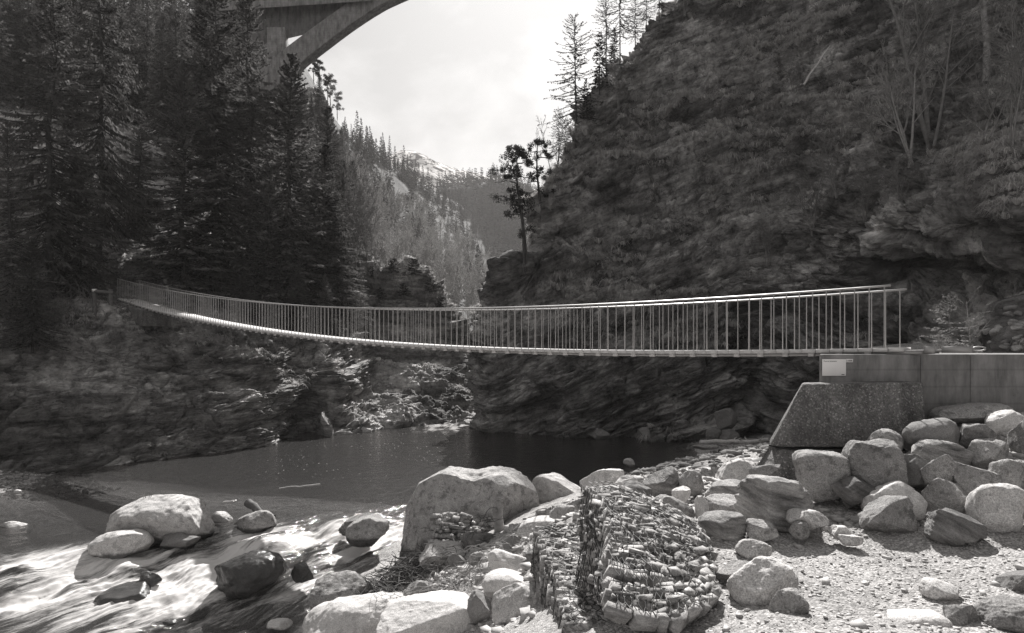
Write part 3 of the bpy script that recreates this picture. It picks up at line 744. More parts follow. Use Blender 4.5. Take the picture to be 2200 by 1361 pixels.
# ------------------------------------------------------------------ the high concrete road viaduct
YV = 74.0
vd = thing('viaduct', P(640, 140, YV), 'high grey concrete arch viaduct crossing the sky above the conifers', 'viaduct')
lower = np.array([(430, 318), (520, 248), (590, 188), (653, 129), (700, 92), (745, 58), (780, 34), (807, 17), (838, 0), (920, -36)], float)
upper = np.array([(415, 268), (500, 200), (560, 148), (607, 108), (650, 75), (690, 46), (725, 21), (757, -2), (800, -28), (895, -72)], float)
def ribmesh(lo, up, Y0, Y1):
    tt = np.arange(len(lo)); t2 = np.linspace(0, len(lo) - 1, 34)
    lo2 = cat_interp(lo, tt, t2); up2 = cat_interp(up, tt, t2)
    m = MB()
    V = []
    for (a, b) in zip(lo2, up2):
        pa = P(a[0], a[1], Y0); pb = P(b[0], b[1], Y0); V += [pa, pb, pb + [0, Y1 - Y0, 0], pa + [0, Y1 - Y0, 0]]
    n = len(lo2); Fq = []
    for k in range(n - 1):
        i = 4 * k
        for e in range(4): Fq.append([i + e, i + (e + 1) % 4, i + 4 + (e + 1) % 4, i + 4 + e])
    Fq += [[3, 2, 1, 0], [4 * n - 4, 4 * n - 3, 4 * n - 2, 4 * n - 1]]
    return m.add(V, Fq)
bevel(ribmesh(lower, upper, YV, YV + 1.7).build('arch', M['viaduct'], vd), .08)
def vbox(x0, y0, x1, y1, Y0, Y1):
    a = P(x0, y1, Y0); b = P(x1, y0, Y0); return MB().box([(a[0] + b[0]) / 2, (Y0 + Y1) / 2, (a[2] + b[2]) / 2], [b[0] - a[0], Y1 - Y0, b[2] - a[2]])
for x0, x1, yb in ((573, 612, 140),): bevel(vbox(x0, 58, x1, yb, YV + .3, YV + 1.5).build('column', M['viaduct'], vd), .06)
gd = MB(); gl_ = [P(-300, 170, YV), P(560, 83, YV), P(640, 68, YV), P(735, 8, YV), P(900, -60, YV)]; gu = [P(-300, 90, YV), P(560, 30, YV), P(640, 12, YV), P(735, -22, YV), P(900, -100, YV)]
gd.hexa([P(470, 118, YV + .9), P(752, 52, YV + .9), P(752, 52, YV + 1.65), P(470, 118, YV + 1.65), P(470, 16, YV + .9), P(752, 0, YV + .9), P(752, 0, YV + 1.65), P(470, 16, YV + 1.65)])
bevel(gd.build('girder', M['viaduct_shade'], vd), .06)
dk = MB(); dk.hexa([P(470, 24, YV - .7), P(800, 2, YV - .7), P(800, 2, YV + 2.6), P(470, 24, YV + 2.6), P(470, -4, YV - .7), P(800, -22, YV - .7), P(800, -22, YV + 2.6), P(470, -4, YV + 2.6)])
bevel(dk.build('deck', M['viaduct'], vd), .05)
# ------------------------------------------------------------------ boulders
_ico = {}
def ico(sub):
    if sub not in _ico:
        bm = bmesh.new(); bmesh.ops.create_icosphere(bm, subdivisions=sub, radius=1)
        V = np.array([v.co[:] for v in bm.verts]); Fq = np.array([[v.index for v in f.verts] for f in bm.faces]); bm.free(); _ico[sub] = (V, Fq)
    return _ico[sub]
def stone(hx, hy, hz, kind, seed, sub=4, tilt=0, yaw=None):
    """a stone of its own: rounded, broken, blocky or layered; fits the half sizes given"""
    r = np.random.default_rng(seed); V, Fq = ico(sub); p = V.copy()
    ex = {'round': 2.3, 'angular': 2.7, 'block': 4.2, 'slab': 3.0, 'flat': 3.0, 'gab': 5.0}[kind]
    p = p / (np.abs(p)**ex).sum(1, keepdims=True)**(1 / ex)
    ncut, dmin, dmax, k = {'round': (7, .68, .95, .85), 'angular': (11, .55, .82, .96), 'block': (6, .72, .9, .95), 'slab': (8, .6, .85, .95), 'flat': (8, .6, .9, .95), 'gab': (9, .55, .85, 1.0)}[kind]
    for _ in range(ncut):
        n = r.normal(size=3); n /= np.linalg.norm(n); d = r.uniform(dmin, dmax)
        if kind == 'slab': n = n * [1, 1, .35]; n /= np.linalg.norm(n)
        e = np.maximum(0, p @ n - d); p = p - n * (e * k)[:, None]
    asp = np.array([hx, hy, hz]) / max(hx, hy, hz)
    off = r.uniform(-50, 50, 3)
    nz = {'round': .11, 'angular': .09, 'block': .07, 'slab': .06, 'flat': .06, 'gab': .04}[kind]
    un = V
    if kind == 'gab':
        p = p + un * [1, 1, .2] * (.10 * ridged(np.stack([p[:, 0], p[:, 1], p[:, 2] * 2.5], -1) + off, 2, seed))[:, None]
    if kind == 'slab':
        w = np.stack([p[:, 0] * .7, p[:, 1] * .7, p[:, 2] * 5.5], -1) + off
        p = p + un * [1, 1, .25] * (.12 * ridged(w, 4, seed))[:, None]
    p = p * asp
    p = p + un * asp * (nz * 1.3 * fbm(p * 1.7 + off, 3, seed) + nz * .5 * fbm(p * 5 + off, 4, seed + 1, .6) + (.035 if kind != 'round' else .014) * ridged(p * 7 + off, 4, seed + 2, .6))[:, None]
    rot = Euler((r.uniform(-.12, .12), -math.radians(tilt), r.uniform(-.15, .15) if yaw is None else yaw)).to_matrix()
    p = p @ np.array(rot).T
    return p * max(hx, hy, hz), Fq
MATS = {'granite': 'granite', 'grey': 'grey', 'dark': 'dark', 'schist': 'schist', 'sdark': 'schistdark', 'wet': 'wet', 'pale': 'pale'}
PROFILE = {}
def place_rock(x0, y0, x1, y1, Y, kind, mat, tilt, label, cat='boulder', name='boulder', deep=.15, sub=4, depth=.8, sink=0):
    hx = (x1 - x0) / 2 / F * Y; zt = P(0, y0, Y)[2]; zb = P(0, y1, Y)[2]; hz = (zt - zb) / 2 * (1 + deep) 
    seed = int(x0 * 7 + y0 * 13 + Y * 31)
    hy = min(max(hx * depth, hz * .7), hx * 1.3 + .05)
    p, Fq = stone(hx, hy, hz, kind, seed, sub, tilt)
    lo, hi = p.min(0), p.max(0)
    want = np.array([2 * hx, 2 * hy, 2 * hz]); p = (p - (lo + hi) / 2) / (hi - lo) * want
    if (x0, y0) in PROFILE:
        pr = PROFILE[(x0, y0)]; f = np.interp(p[:, 0] / hx * .5 + .5, [a for a, b in pr], [b for a, b in pr])
        p[:, 2] = (p[:, 2] + hz) * f - hz
    cx = (x0 + x1) / 2; c = np.array([(cx - CX) / F * Y, Y, zt - hz])
    o = mesh_obj(name, p + c, Fq, M[MATS[mat]], None, True, loc=c)
    tag(o, label, cat); return o
ROCKS = [
# --- the heap against the wall, right
(1705, 968, 1815, 1060, 8.6, 'block', 'grey', -3, 'grey boulder with a flat pale top, left of the upright square block'),
(1805, 945, 1941, 1062, 8.5, 'block', 'grey', 2, 'large squarish upright block leaning on the pebbly buttress'),
(1858, 921, 1937, 975, 9.3, 'round', 'grey', 0, 'rounded boulder top peeping over the square block'),
(1945, 897, 2067, 972, 9.2, 'round', 'dark', 8, 'long dark smooth boulder at the foot of the wall corner'),
(2012, 866, 2146, 910, 10.1, 'flat', 'grey', 9, 'flat slab lying aslant against the concrete wall'),
(2115, 880, 2196, 936, 9.5, 'round', 'pale', 4, 'white rounded boulder at the top right of the heap'),
(2058, 908, 2150, 968, 9.1, 'angular', 'grey', -8, 'rough grey boulder just below the white rounded one'),
(1965, 944, 2088, 1008, 8.8, 'angular', 'schist', -6, 'flat topped angular boulder under the long dark one'),
(2078, 944, 2162, 1002, 8.7, 'angular', 'grey', -10, 'three cornered grey boulder with a peaked top in the heap'),
(1935, 976, 2005, 1045, 8.6, 'angular', 'dark', -20, 'narrow boulder with a black left face in the heap'),
(1975, 972, 2046, 1050, 8.4, 'angular', 'grey', 25, 'upright pear shaped boulder in the middle of the heap'),
(2035, 992, 2142, 1062, 8.3, 'angular', 'grey', 4, 'broad grey boulder behind the rounded triangular one'),
(2133, 984, 2198, 1058, 8.2, 'block', 'grey', -8, 'pitted upright boulder near the right edge of the heap'),
(1975, 1022, 2097, 1108, 7.9, 'angular', 'grey', 6, 'rounded triangular grey boulder at the front of the heap'),
(1855, 1031, 1982, 1112, 7.95, 'round', 'pale', -3, 'smooth pale long boulder with a groove behind the split one'),
(1842, 1065, 1967, 1141, 7.55, 'angular', 'grey', 12, 'split angular boulder standing on the gravel before the heap'),
(2085, 1038, 2204, 1150, 7.4, 'round', 'granite', -6, 'big two toned boulder with a knobbly lit top at the right edge'),
(1983, 1092, 2107, 1166, 7.15, 'slab', 'sdark', -32, 'dark layered slab tilted down to the right on the gravel'),
(1796, 1026, 1882, 1086, 8.15, 'slab', 'sdark', 22, 'dark layered wedge under the square block'),
(2188, 893, 2260, 1012, 8.8, 'block', 'grey', 3, 'tall grey block cut by the right edge beside dry grass'),
(1588, 1018, 1757, 1130, 7.8, 'slab', 'schist', -14, 'large layered schist block left of the heap'),
(1534, 985, 1628, 1037, 10.3, 'round', 'granite', 24, 'smooth pale elongated boulder leaning on the buttress foot'),
(1692, 1094, 1778, 1131, 7.3, 'flat', 'granite', -8, 'low flat pale rock by the grass tuft on the gravel'),
(1694, 1119, 1739, 1155, 7.15, 'round', 'grey', 0, 'small round stone left of the grass tuft'),
(1599, 1116, 1667, 1162, 7.2, 'angular', 'grey', -12, 'small wedge shaped stone below the large schist block'),
(1783, 1128, 1829, 1156, 7.15, 'angular', 'pale', -8, 'small whitish rock right of the grass tuft'),
(1498, 1101, 1606, 1161, 7.3, 'slab', 'schist', 4, 'whitish layered rock lying right of the big gabion'),
(1580, 1159, 1659, 1204, 6.6, 'round', 'granite', 0, 'smooth oval stone above the largest boulder on the gravel'),
(1563, 1198, 1713, 1300, 5.6, 'round', 'granite', 8, 'large smooth half buried boulder on the gravel by the gabion'),
(1537, 1206, 1615, 1258, 6.0, 'angular', 'grey', 6, 'flat rock tucked behind the large smooth gravel boulder'),
(1652, 1264, 1733, 1345, 5.2, 'angular', 'grey', 8, 'rough sharp rock at the lower edge below the smooth boulder'),
(2146, 1219, 2230, 1278, 5.7, 'angular', 'dark', 6, 'dark angular rock cut by the right edge on the gravel'),
(1980, 1246, 2062, 1292, 5.55, 'flat', 'granite', -22, 'flat pale stone sunk in the gravel', ),
(2105, 1290, 2250, 1375, 5.0, 'angular', 'grey', 12, 'grey rock in the lower right corner'),
(2020, 1296, 2100, 1352, 5.05, 'angular', 'grey', 18, 'peaked grey rock left of the lower right corner rock'),
(1905, 1312, 2035, 1362, 5.0, 'flat', 'pale', 4, 'pale flat rock on the lower edge of the gravel'),
(1800, 1148, 1850, 1168, 7.0, 'flat', 'granite', -4, 'small thin pale stone before the split boulder'),
# --- between the great boulder and the buttress
(1246, 1004, 1337, 1062, 10.6, 'angular', 'granite', 10, 'pale faceted rock at the pool edge right of the great boulder'),
(1318, 1022, 1370, 1056, 10.0, 'angular', 'pale', 6, 'small white rock between the faceted rock and the dark round one'),
(1322, 1034, 1404, 1090, 9.0, 'round', 'dark', -6, 'dark speckled round boulder behind the big gabion'),
(1382, 1003, 1470, 1068, 9.8, 'slab', 'schist', 30, 'pale layered rock rising to the right at the pool edge'),
(1458, 1009, 1513, 1058, 9.6, 'round', 'grey', -12, 'rounded grey stone leaning on the pale layered rock'),
(1398, 1064, 1490, 1124, 8.2, 'round', 'grey', -24, 'smooth grey boulder sloping right behind the gabion shoulder'),
(1440, 1046, 1484, 1082, 8.7, 'angular', 'pale', -6, 'little whitish rock above the smooth sloping boulder'),
(1493, 1064, 1522, 1110, 8.15, 'block', 'pale', 4, 'small upright pale stone beside the oval grey one'),
(1508, 1066, 1604, 1114, 8.25, 'angular', 'grey', -5, 'oval grey stone left of the large schist block'),
(1508, 1034, 1612, 1072, 9.0, 'slab', 'schist', 6, 'low layered rock behind the oval grey stone'),
(1612, 995, 1680, 1040, 9.4, 'angular', 'grey', 4, 'grey stone lying against the buttress footing'),
(1460, 1112, 1512, 1146, 7.7, 'angular', 'grey', -14, 'small shaded stone between gabion and whitish layered rock'),
(865, 988, 1176, 1205, 16.0, 'block', 'grey', -2, 'great pale boulder standing at the river edge in mid picture'),
(1140, 1012, 1290, 1110, 16.6, 'angular', 'granite', -14, 'long low pale rock joined to the right of the great boulder'),
(1110, 1110, 1255, 1160, 11.4, 'flat', 'granite', 8, 'pale flat rock slab before the long low rock'),
(1180, 1083, 1252, 1132, 11.6, 'round', 'grey', 10, 'small humped stone on the pale flat slab'),
(900, 1168, 1001, 1216, 12.5, 'block', 'granite', -2, 'flat topped pale stone before the great boulder'),
(985, 1147, 1097, 1186, 12.6, 'slab', 'sdark', -3, 'dark plank like schist piece under the upright stump'),
(1078, 1149, 1129, 1200, 11.2, 'angular', 'dark', 12, 'dark upright stone right of the plank like schist'),
(1046, 1179, 1157, 1236, 10.3, 'angular', 'pale', -20, 'pale streaked rock with a sharp ridge in the bank'),
(1036, 1228, 1152, 1280, 9.6, 'flat', 'pale', 2, 'white flat rock above the large round boulder'),
(1055, 1250, 1198, 1350, 8.5, 'round', 'granite', 6, 'large round boulder at the lower edge beside the gabions'),
(1004, 1269, 1062, 1335, 9.2, 'angular', 'dark', 0, 'dark rough stone between white slab and round boulder'),
(818, 1282, 1030, 1362, 9.6, 'block', 'pale', 6, 'white boulder with an overhanging front at the lower edge'),
(650, 1274, 892, 1375, 10.9, 'round', 'pale', 10, 'broad white boulder under rusty netting at the lower edge'),
(668, 1232, 802, 1325, 12.6, 'round', 'grey', 4, 'grey rounded boulder half in shade at the edge of the rapids'),
(868, 1249, 938, 1298, 11.2, 'round', 'grey', 4, 'rounded stone above the white overhanging boulder'),
(1148, 1214, 1203, 1264, 9.3, 'angular', 'dark', 0, 'dark wedge of rock beside the lower gabion'),
(1128, 1178, 1190, 1216, 10.2, 'slab', 'sdark', 12, 'dark slab leaning on the back end of the lower gabion'),
(960, 1190, 1010, 1222, 11.9, 'angular', 'dark', 0, 'small dark stone right of the flat topped pale stone'),
(1006, 1185, 1048, 1218, 11.5, 'angular', 'grey', 0, 'small grey stone left of the pale streaked rock'),
# --- in the river
(254, 1065, 459, 1165, 17.0, 'round', 'granite', 2, 'large pale oval boulder in the river, left'),
(203, 1136, 327, 1192, 15.8, 'round', 'granite', 6, 'pale topped boulder just below the large oval one'),
(352, 1143, 432, 1178, 16.2, 'angular', 'dark', -4, 'dark rough stone below the right end of the oval boulder'),
(453, 1099, 502, 1128, 18.2, 'round', 'granite', -6, 'small pale stone touching the right end of the oval boulder'),
(507, 1096, 592, 1140, 17.6, 'round', 'grey', 4, 'grey boulder in the river with driftwood behind it'),
(728, 1106, 812, 1142, 17.4, 'slab', 'sdark', 8, 'flat black slab in the rapids behind a rough rock'),
(744, 1109, 837, 1162, 16.6, 'angular', 'grey', 18, 'rough grey rock in the rapids left of the great boulder'),
(468, 1186, 614, 1275, 14.4, 'round', 'wet', 12, 'large dark wet boulder in the middle of the rapids'),
(626, 1209, 674, 1244, 14.6, 'angular', 'wet', -12, 'small dark wet stone right of the large wet boulder'),
(296, 1227, 348, 1262, 14.4, 'angular', 'wet', -16, 'small black jagged stone in the left rapids'),
(212, 1256, 332, 1300, 14.0, 'round', 'wet', 8, 'low wet rock with water spilling over it, left'),
(2, 1119, 62, 1150, 17.6, 'angular', 'granite', -10, 'pale streaked rock in the river at the left edge'),
(1339, 984, 1364, 1002, 26.3, 'angular', 'pale', 0, 'single small white rock standing in the dark pool'),
(29, 1052, 47, 1062, 21.6, 'round', 'pale', 0, 'tiny white stone in the shallows at the left edge'),
(575, 1330, 626, 1352, 13.0, 'round', 'pale', 0, 'white stone top in the rapids at the lower edge'),
(340, 1330, 382, 1346, 13.2, 'round', 'wet', 0, 'small wet stone in the foam at the lower edge'),
# --- at the foot of the cliffs
(1533, 876, 1580, 925, 31.5, 'angular', 'dark', 20, 'big leaning rock at the right cliff foot'),
(1516, 918, 1552, 947, 31.2, 'round', 'dark', 0, 'round dark rock at the cliff foot below the leaning one'),
(1545, 922, 1590, 950, 31.0, 'round', 'dark', -10, 'smooth rock at the cliff foot right of the round dark one'),
(1370, 918, 1398, 938, 33.6, 'angular', 'dark', 0, 'small block on the waterline of the right cliff'),
(1262, 920, 1310, 946, 34.2, 'angular', 'dark', 8, 'low rock at the waterline under mid right cliff'),
(1598, 970, 1628, 992, 17.5, 'angular', 'granite', 0, 'pale stone on the beach left of the buttress'),
(1490, 955, 1545, 966, 27.0, 'flat', 'grey', 0, 'flat stone at the tip of the beach'),
(768, 917, 802, 934, 37.0, 'angular', 'granite', -20, 'small pale pointed stone at the left waterline'),
(690, 884, 715, 942, 35.2, 'slab', 'schist', 72, 'tall pale pointed rock at the left waterline'),
(690, 925, 760, 950, 36.0, 'slab', 'grey', 3, 'low ledge rock beside the tall pointed one'),
]
PROFILE[(865, 988)] = [(0, .5), (.04, .72), (.12, .9), (.3, 1.0), (.42, .96), (.5, .93), (.62, .95), (.75, .93), (.9, .84), (1, .72)]
PROFILE[(688, 884)] = [(0, .45), (.22, .8), (.42, 1.0), (.55, .72), (.8, .58), (1, .25)]
PROFILE[(1140, 1012)] = [(0, 1), (.35, .95), (.7, .72), (1, .45)]
for r in ROCKS:
    x0, y0, x1, y1, Yd, kind, mat, tilt, label = r
    big = (x1 - x0) > 130
    if ((x1 < 840 and y0 > 1040 and x0 < 760) or label.startswith('great pale')) and mat in ('granite', 'grey', 'dark', 'pale'): MATS['r_' + mat] = 'river_' + mat; mat = 'r_' + mat
    o = place_rock(x0, y0, x1, y1, Yd, kind, mat, tilt, label, 'boulder' if (x1 - x0) > 60 else 'stone', 'boulder' if (x1 - x0) > 60 else 'stone', sub=6 if big else 5, depth=.75)

# rubble on the slope right of the wall, seen above its top
rub = 0
for k in range(34):
    px = random.uniform(2030, 2195); py = random.uniform(655, 757) + (2200 - px) * .03
    if py > 758 or (px < 2100 and py < 735): continue
    p = on_sheet(RIGHT, px, py); s = random.uniform(.07, .2)
    V, Fq = stone(s, s * .8, s * .55, random.choice(['angular', 'flat', 'slab']), 900 + k, 3, random.uniform(-25, 25))
    o = mesh_obj('stone', V + p, Fq, M[random.choice(['grey', 'schist', 'dark'])], None, True, loc=p)
    tag(o, 'broken stone lying loose on the scree slope above the concrete wall', 'stone', 'loose stones on the scree slope'); rub += 1

# ------------------------------------------------------------------ gravel
_cube = (np.array([[x, y, z] for z in (-.7, .7) for x, y in ((-.8, -.8), (.8, -.8), (.8, .8), (-.8, .8))], float), np.array([[3, 2, 1, 0], [4, 5, 6, 7], [0, 1, 5, 4], [1, 2, 6, 5], [2, 3, 7, 6], [3, 0, 4, 7]]))
def pebbles(name, n, xr, yr, smin, smax, mat, seed, dens=None, emb=.25, chips=False):
    r = np.random.default_rng(seed); V, Fq = _cube if chips else ico(1); out = MB()
    x = r.uniform(*xr, n); y = r.uniform(*yr, n); z = ground_z(x, y)
    p3 = np.stack([x, y, z], -1); z = z + .10 * fbm(p3 * .9, 4, 5) + .03 * fbm(p3 * 5, 3, 6) + .015 * fbm(p3 * 16, 2, 8)
    s = smin * (smax / smin)**(r.random(n)**2.2)
    if dens is not None:
        keep = r.random(n) < dens(x, y); x, y, z, s = x[keep], y[keep], z[keep], s[keep]; n = len(x)
    sc = s[:, None] * np.stack([r.uniform(.7, 1.3, n), r.uniform(.6, 1.0, n), r.uniform(.3, .7, n)], -1)
    a = r.uniform(0, 6.28, n); b = r.normal(0, .25, n)
    p = V[None] * sc[:, None] * (1 + (.28 if chips else .2) * r.normal(size=(n, len(V), 3 if chips else 1)).clip(-1.5, 1.5))
    p = np.stack([p[..., 0], p[..., 1], p[..., 2] + p[..., 0] * b[:, None]], -1)
    c, d = np.cos(a)[:, None], np.sin(a)[:, None]
    p = np.stack([p[..., 0] * c - p[..., 1] * d, p[..., 0] * d + p[..., 1] * c, p[..., 2]], -1) + np.stack([x, y, z + sc[:, 2] * emb], -1)[:, None]
    out.V = [p.reshape(-1, 3)]; out.F = [(Fq[None] + (np.arange(n) * len(V))[:, None, None]).reshape(-1, Fq.shape[1])]; out.n = n * len(V)
    return tag(out.build(name, mat), kind='stuff')
above = lambda x, y: (ground_z(x, y) > WATER - .3) * 1.0
pebbles('gravel', 17000, (.8, 8.5), (4.2, 8.2), .003, .024, M['gravel'], 1, None, .1, True)
pebbles('gravel', 260, (.8, 8.5), (4.2, 8.2), .02, .07, M['gravel'], 6, None, .2, True)
pebbles('gravel', 9000, (-4, 8), (7.5, 13), .010, .11, M['gravel'], 2, above, .2, True)
pebbles('gravel', 5000, (3, 15), (12, 32), .03, .22, M['dark'], 3, above)
pebbles('gravel', 2600, (-22, -15), (21, 27), .03, .14, M['dark'], 4, above)

# ------------------------------------------------------------------ gabions
def quad_sheet(rows, n, m):
    return loft([[P(*q) for q in r] for r in rows], n, m)
def fill_stones(mb, S, n, size, seed, flat=.34, lift=.0, jit=.35, tilt=.2):
    """flat broken stones bedded over a sheet"""
    r = np.random.default_rng(seed); N_ = grid_normals(S)
    if (N_ * np.array([-.2, -.9, .5])).sum(-1).mean() < 0: N_ = -N_
    base = np.array([[x, y, z] for z in (-1, 1) for x, y in ((-1, -1), (1, -1), (1, 1), (-1, 1))], float)
    FB = np.array([[3, 2, 1, 0], [4, 5, 6, 7], [0, 1, 5, 4], [1, 2, 6, 5], [2, 3, 7, 6], [3, 0, 4, 7]])
    nv, nu = S.shape[:2]; mid = np.linalg.norm(np.diff(S[:, nu // 2], axis=0), axis=1); cv = np.concatenate([[0], np.cumsum(mid)])
    y = 0.0
    while y < cv[-1]:                                # course after course
        hh = size * r.uniform(.24, .62); i = int(np.searchsorted(cv, y + hh / 2).clip(0, nv - 1)); row = S[i]
        cu = np.concatenate([[0], np.cumsum(np.linalg.norm(np.diff(row, axis=0), axis=1))]); x = -size * r.random() * .6
        while x < cu[-1]:
            L_ = size * (.4 + 1.3 * r.random()**2); j = int(np.searchsorted(cu, x + L_ / 2).clip(0, nu - 1)); c = S[i, j]; nn = N_[i, j]
            tu = S[i, min(j + 1, nu - 1)] - S[i, max(j - 1, 0)]; tu = tu / np.linalg.norm(tu) + r.normal(0, .12, 3); tu /= np.linalg.norm(tu)
            nv_ = nn + r.normal(0, .15, 3); nv_ -= tu * (nv_ @ tu); nv_ /= np.linalg.norm(nv_); tv = np.cross(nv_, tu)
            h = np.array([L_ * .5 - .006, hh * .5 * r.uniform(.8, 1.05) - .003, r.uniform(.05, .095)])
            V = base * (1 + r.normal(0, .19, (8, 3)).clip(-.45, .15)) * h; V[4:, :2] *= r.uniform(.82, .98)
            mb.add(V[:, :1] * tu + V[:, 1:2] * tv + V[:, 2:] * nv_ + c + nn * r.uniform(-.06, .0), FB)
            x += L_
        y += hh
def wire_net(S, cell, rad, seed, hole=.06, off=.06):
    """twisted hexagon netting following a sheet, slack and torn in places"""
    r = np.random.default_rng(seed); N_ = grid_normals(S)
    if (N_ * np.array([-.2, -.9, .5])).sum(-1).mean() < 0: N_ = -N_
    nv, nu = S.shape[:2]
    lu = np.linalg.norm(np.diff(S[nv // 2], axis=0), axis=1).sum(); lv = np.linalg.norm(np.diff(S[:, nu // 2], axis=0), axis=1).sum()
    mb = MB(); a, b = max(3, int(lu / cell)), max(3, int(lv / (cell * 1.1)))
    def at(u, v):
        i = min(max(v, 0), 1) * (nv - 1); j = min(max(u, 0), 1) * (nu - 1); i0, j0 = int(i), int(j)
        p = S[i0, j0]; n = N_[i0, j0]
        return p + n * (off + .03 * noise3((p * 5)[None], seed)[0]) + .012 * np.array([noise3((p * 4 + 9)[None], seed)[0], 0, noise3((p * 4 + 5)[None], seed)[0]])
    for k in range(a + 1):                       # zig-zag strands; neighbours meet at the twists
        pts = []
        for m in range(2 * b + 1):
            u = (k + (.5 if ((m // 2) % 2) else 0)) / a; pts.append(at(u, m / (2 * b)))
            pts[-1] = pts[-1]
        seg = [];
        for m in range(len(pts) - 1):
            if r.random() > hole: mb.tube([pts[m], pts[m + 1]], rad, 3, False)
        pts2 = []
        for m in range(2 * b + 1):
            u = (k + (-.5 if ((m // 2) % 2) else 0) + .0) / a; pts2.append(at(u, m / (2 * b)))
        for m in range(len(pts2) - 1):
            if r.random() > hole and 0 < k: mb.tube([pts2[m], pts2[m + 1]], rad, 3, False)
    return mb
def gabion(label, loc, sheets, stones, size, seed, cell=.09, body=None, rad=.0045):
    t = thing('gabion', loc, label, 'gabion')
    mb = MB()
    for k, (S_, n) in enumerate(zip(sheets, stones)): fill_stones(mb, S_, n, size, seed + k)
    mb.build('rock_fill', M['fill'], t, False)
    core = MB()
    for S_ in sheets:
        N_ = grid_normals(S_)
        if (N_ * np.array([-.2, -.9, .5])).sum(-1).mean() < 0: N_ = -N_
        core.add((S_ - N_ * .085).reshape(-1, 3), grid_faces(*S_.shape[:2]))
    core.build('rock_core', M['schistdark'], t)
    w = MB()
    for k, S_ in enumerate(sheets):
        d = wire_net(S_, cell, rad, seed + 50 + k).data()
        for f in d[1]: pass
        V, Fl = d; base = w.n; w.V.append(V); w.F += [f + base for f in Fl]; w.n += len(V)
    w.build('wire_mesh', M['wire'], t); return t
top_s = quad_sheet([[(1263, 1045, 7.6), (1300, 1094, 6.6), (1306, 1170, 5.7), (1318, 1312, 4.75)],
                    [(1330, 1050, 7.7), (1355, 1098, 6.7), (1370, 1180, 5.75), (1395, 1335, 4.75)],
                    [(1405, 1080, 7.8), (1432, 1120, 6.8), (1450, 1195, 5.85), (1465, 1325, 4.85)],
                    [(1455, 1108, 7.8), (1502, 1150, 7.0), (1520, 1205, 6.2), (1534, 1285, 5.4)]], 46, 46)
left_s = quad_sheet([[(1263, 1045, 7.6), (1257, 1130, 7.3), (1253, 1200, 7.0), (1250, 1258, 6.8)],
                     [(1285, 1072, 7.0), (1278, 1150, 6.7), (1276, 1220, 6.4), (1275, 1275, 6.2)],
                     [(1302, 1096, 6.55), (1304, 1180, 6.1), (1308, 1250, 5.6), (1316, 1310, 5.2)]], 30, 40)
gabion('big slumped gabion of flat stones in torn wire, centre right of the foreground', P(1380, 1290, 5.8), [top_s, left_s], [1, 1], .16, 300, .085)
low_t = quad_sheet([[(1152, 1138, 9.2), (1170, 1180, 8.4), (1202, 1250, 7.2), (1222, 1350, 6.0)],
                    [(1205, 1132, 9.3), (1222, 1180, 8.5), (1255, 1255, 7.1), (1290, 1352, 5.7)],
                    [(1256, 1128, 9.4), (1275, 1185, 8.4), (1325, 1270, 6.6), (1372, 1356, 5.5)]], 34, 60)
low_l = quad_sheet([[(1152, 1138, 9.2), (1170, 1180, 8.4), (1202, 1250, 7.2), (1222, 1350, 6.0)],
                    [(1150, 1175, 9.1), (1165, 1228, 8.3), (1196, 1310, 7.1), (1216, 1420, 5.9)],
                    [(1150, 1215, 9.0), (1166, 1275, 8.2), (1196, 1370, 7.0), (1216, 1490, 5.8)]], 30, 50)
gabion('lower gabion sinking towards the river left of the big slumped one', P(1220, 1330, 6.2), [low_t, low_l], [1, 1], .16, 400, .09)
old_f = quad_sheet([[(935, 1103, 14.4), (936, 1130, 14.1), (934, 1168, 13.8)], [(985, 1100, 14.3), (980, 1130, 14.0), (975, 1172, 13.6)], [(1030, 1112, 14.3), (1028, 1135, 14.0), (1022, 1165, 13.7)], [(1062, 1108, 14.4), (1060, 1130, 14.1), (1058, 1160, 13.8)]], 30, 24)
gabion('small burst gabion leaning on the front of the great boulder', P(1000, 1165, 13.8), [old_f], [1], .3, 500, .14, None, .006)
# netting draped over the broad white boulder
nb = quad_sheet([[(800, 1262, 11.2), (805, 1292, 10.4), (812, 1320, 10.0)], [(845, 1262, 11.2), (852, 1292, 10.3), (860, 1325, 9.9)], [(890, 1272, 11), (897, 1300, 10.3), (905, 1330, 9.9)]], 20, 20)
tag(wire_net(nb, .13, .004, 77, .2).build('wire_netting', M['wire']), 'loose rusty netting hanging over the broad white boulder', 'netting')

# ------------------------------------------------------------------ driftwood, sticks, grasses in the foreground
def wiggle(a, b, n=7, amp=.04, seed=0):
    a, b = np.array(a), np.array(b); t = np.linspace(0, 1, n)[:, None]; r = np.random.default_rng(seed)
    return a + (b - a) * t + np.cumsum(r.normal(0, amp, (n, 3)), 0) * np.sin(t * math.pi)
def log(name, a, b, r0, r1, mat, label, cat, seed, twigs=0, amp=.03):
    t = thing(name, a, label, cat); mb = MB(); pts = wiggle(a, b, 9, amp, seed); mb.tube(pts, np.linspace(r0, r1, 9), 8); mb.build('stem', mat, t, True)
    if twigs:
        m2 = MB(); r = np.random.default_rng(seed + 1); L_ = np.linalg.norm(np.array(b) - a)
        for k in range(twigs):
            p = pts[r.integers(1, 8)]; d = r.normal(0, 1, 3); d[2] = abs(d[2]); d /= np.linalg.norm(d)
            m2.tube(wiggle(p, p + d * L_ * r.uniform(.06, .15), 4, .01, seed + k), np.linspace(r1 * .6, r1 * .2, 4), 4)
        m2.build('twig', mat, t)
    return t
log('driftwood_log', P(1505, 951, 28), P(1652, 944, 26), .11, .07, M['wood'], 'bleached bare log lying on the beach below the right cliff', 'log', 5, 9, .05)
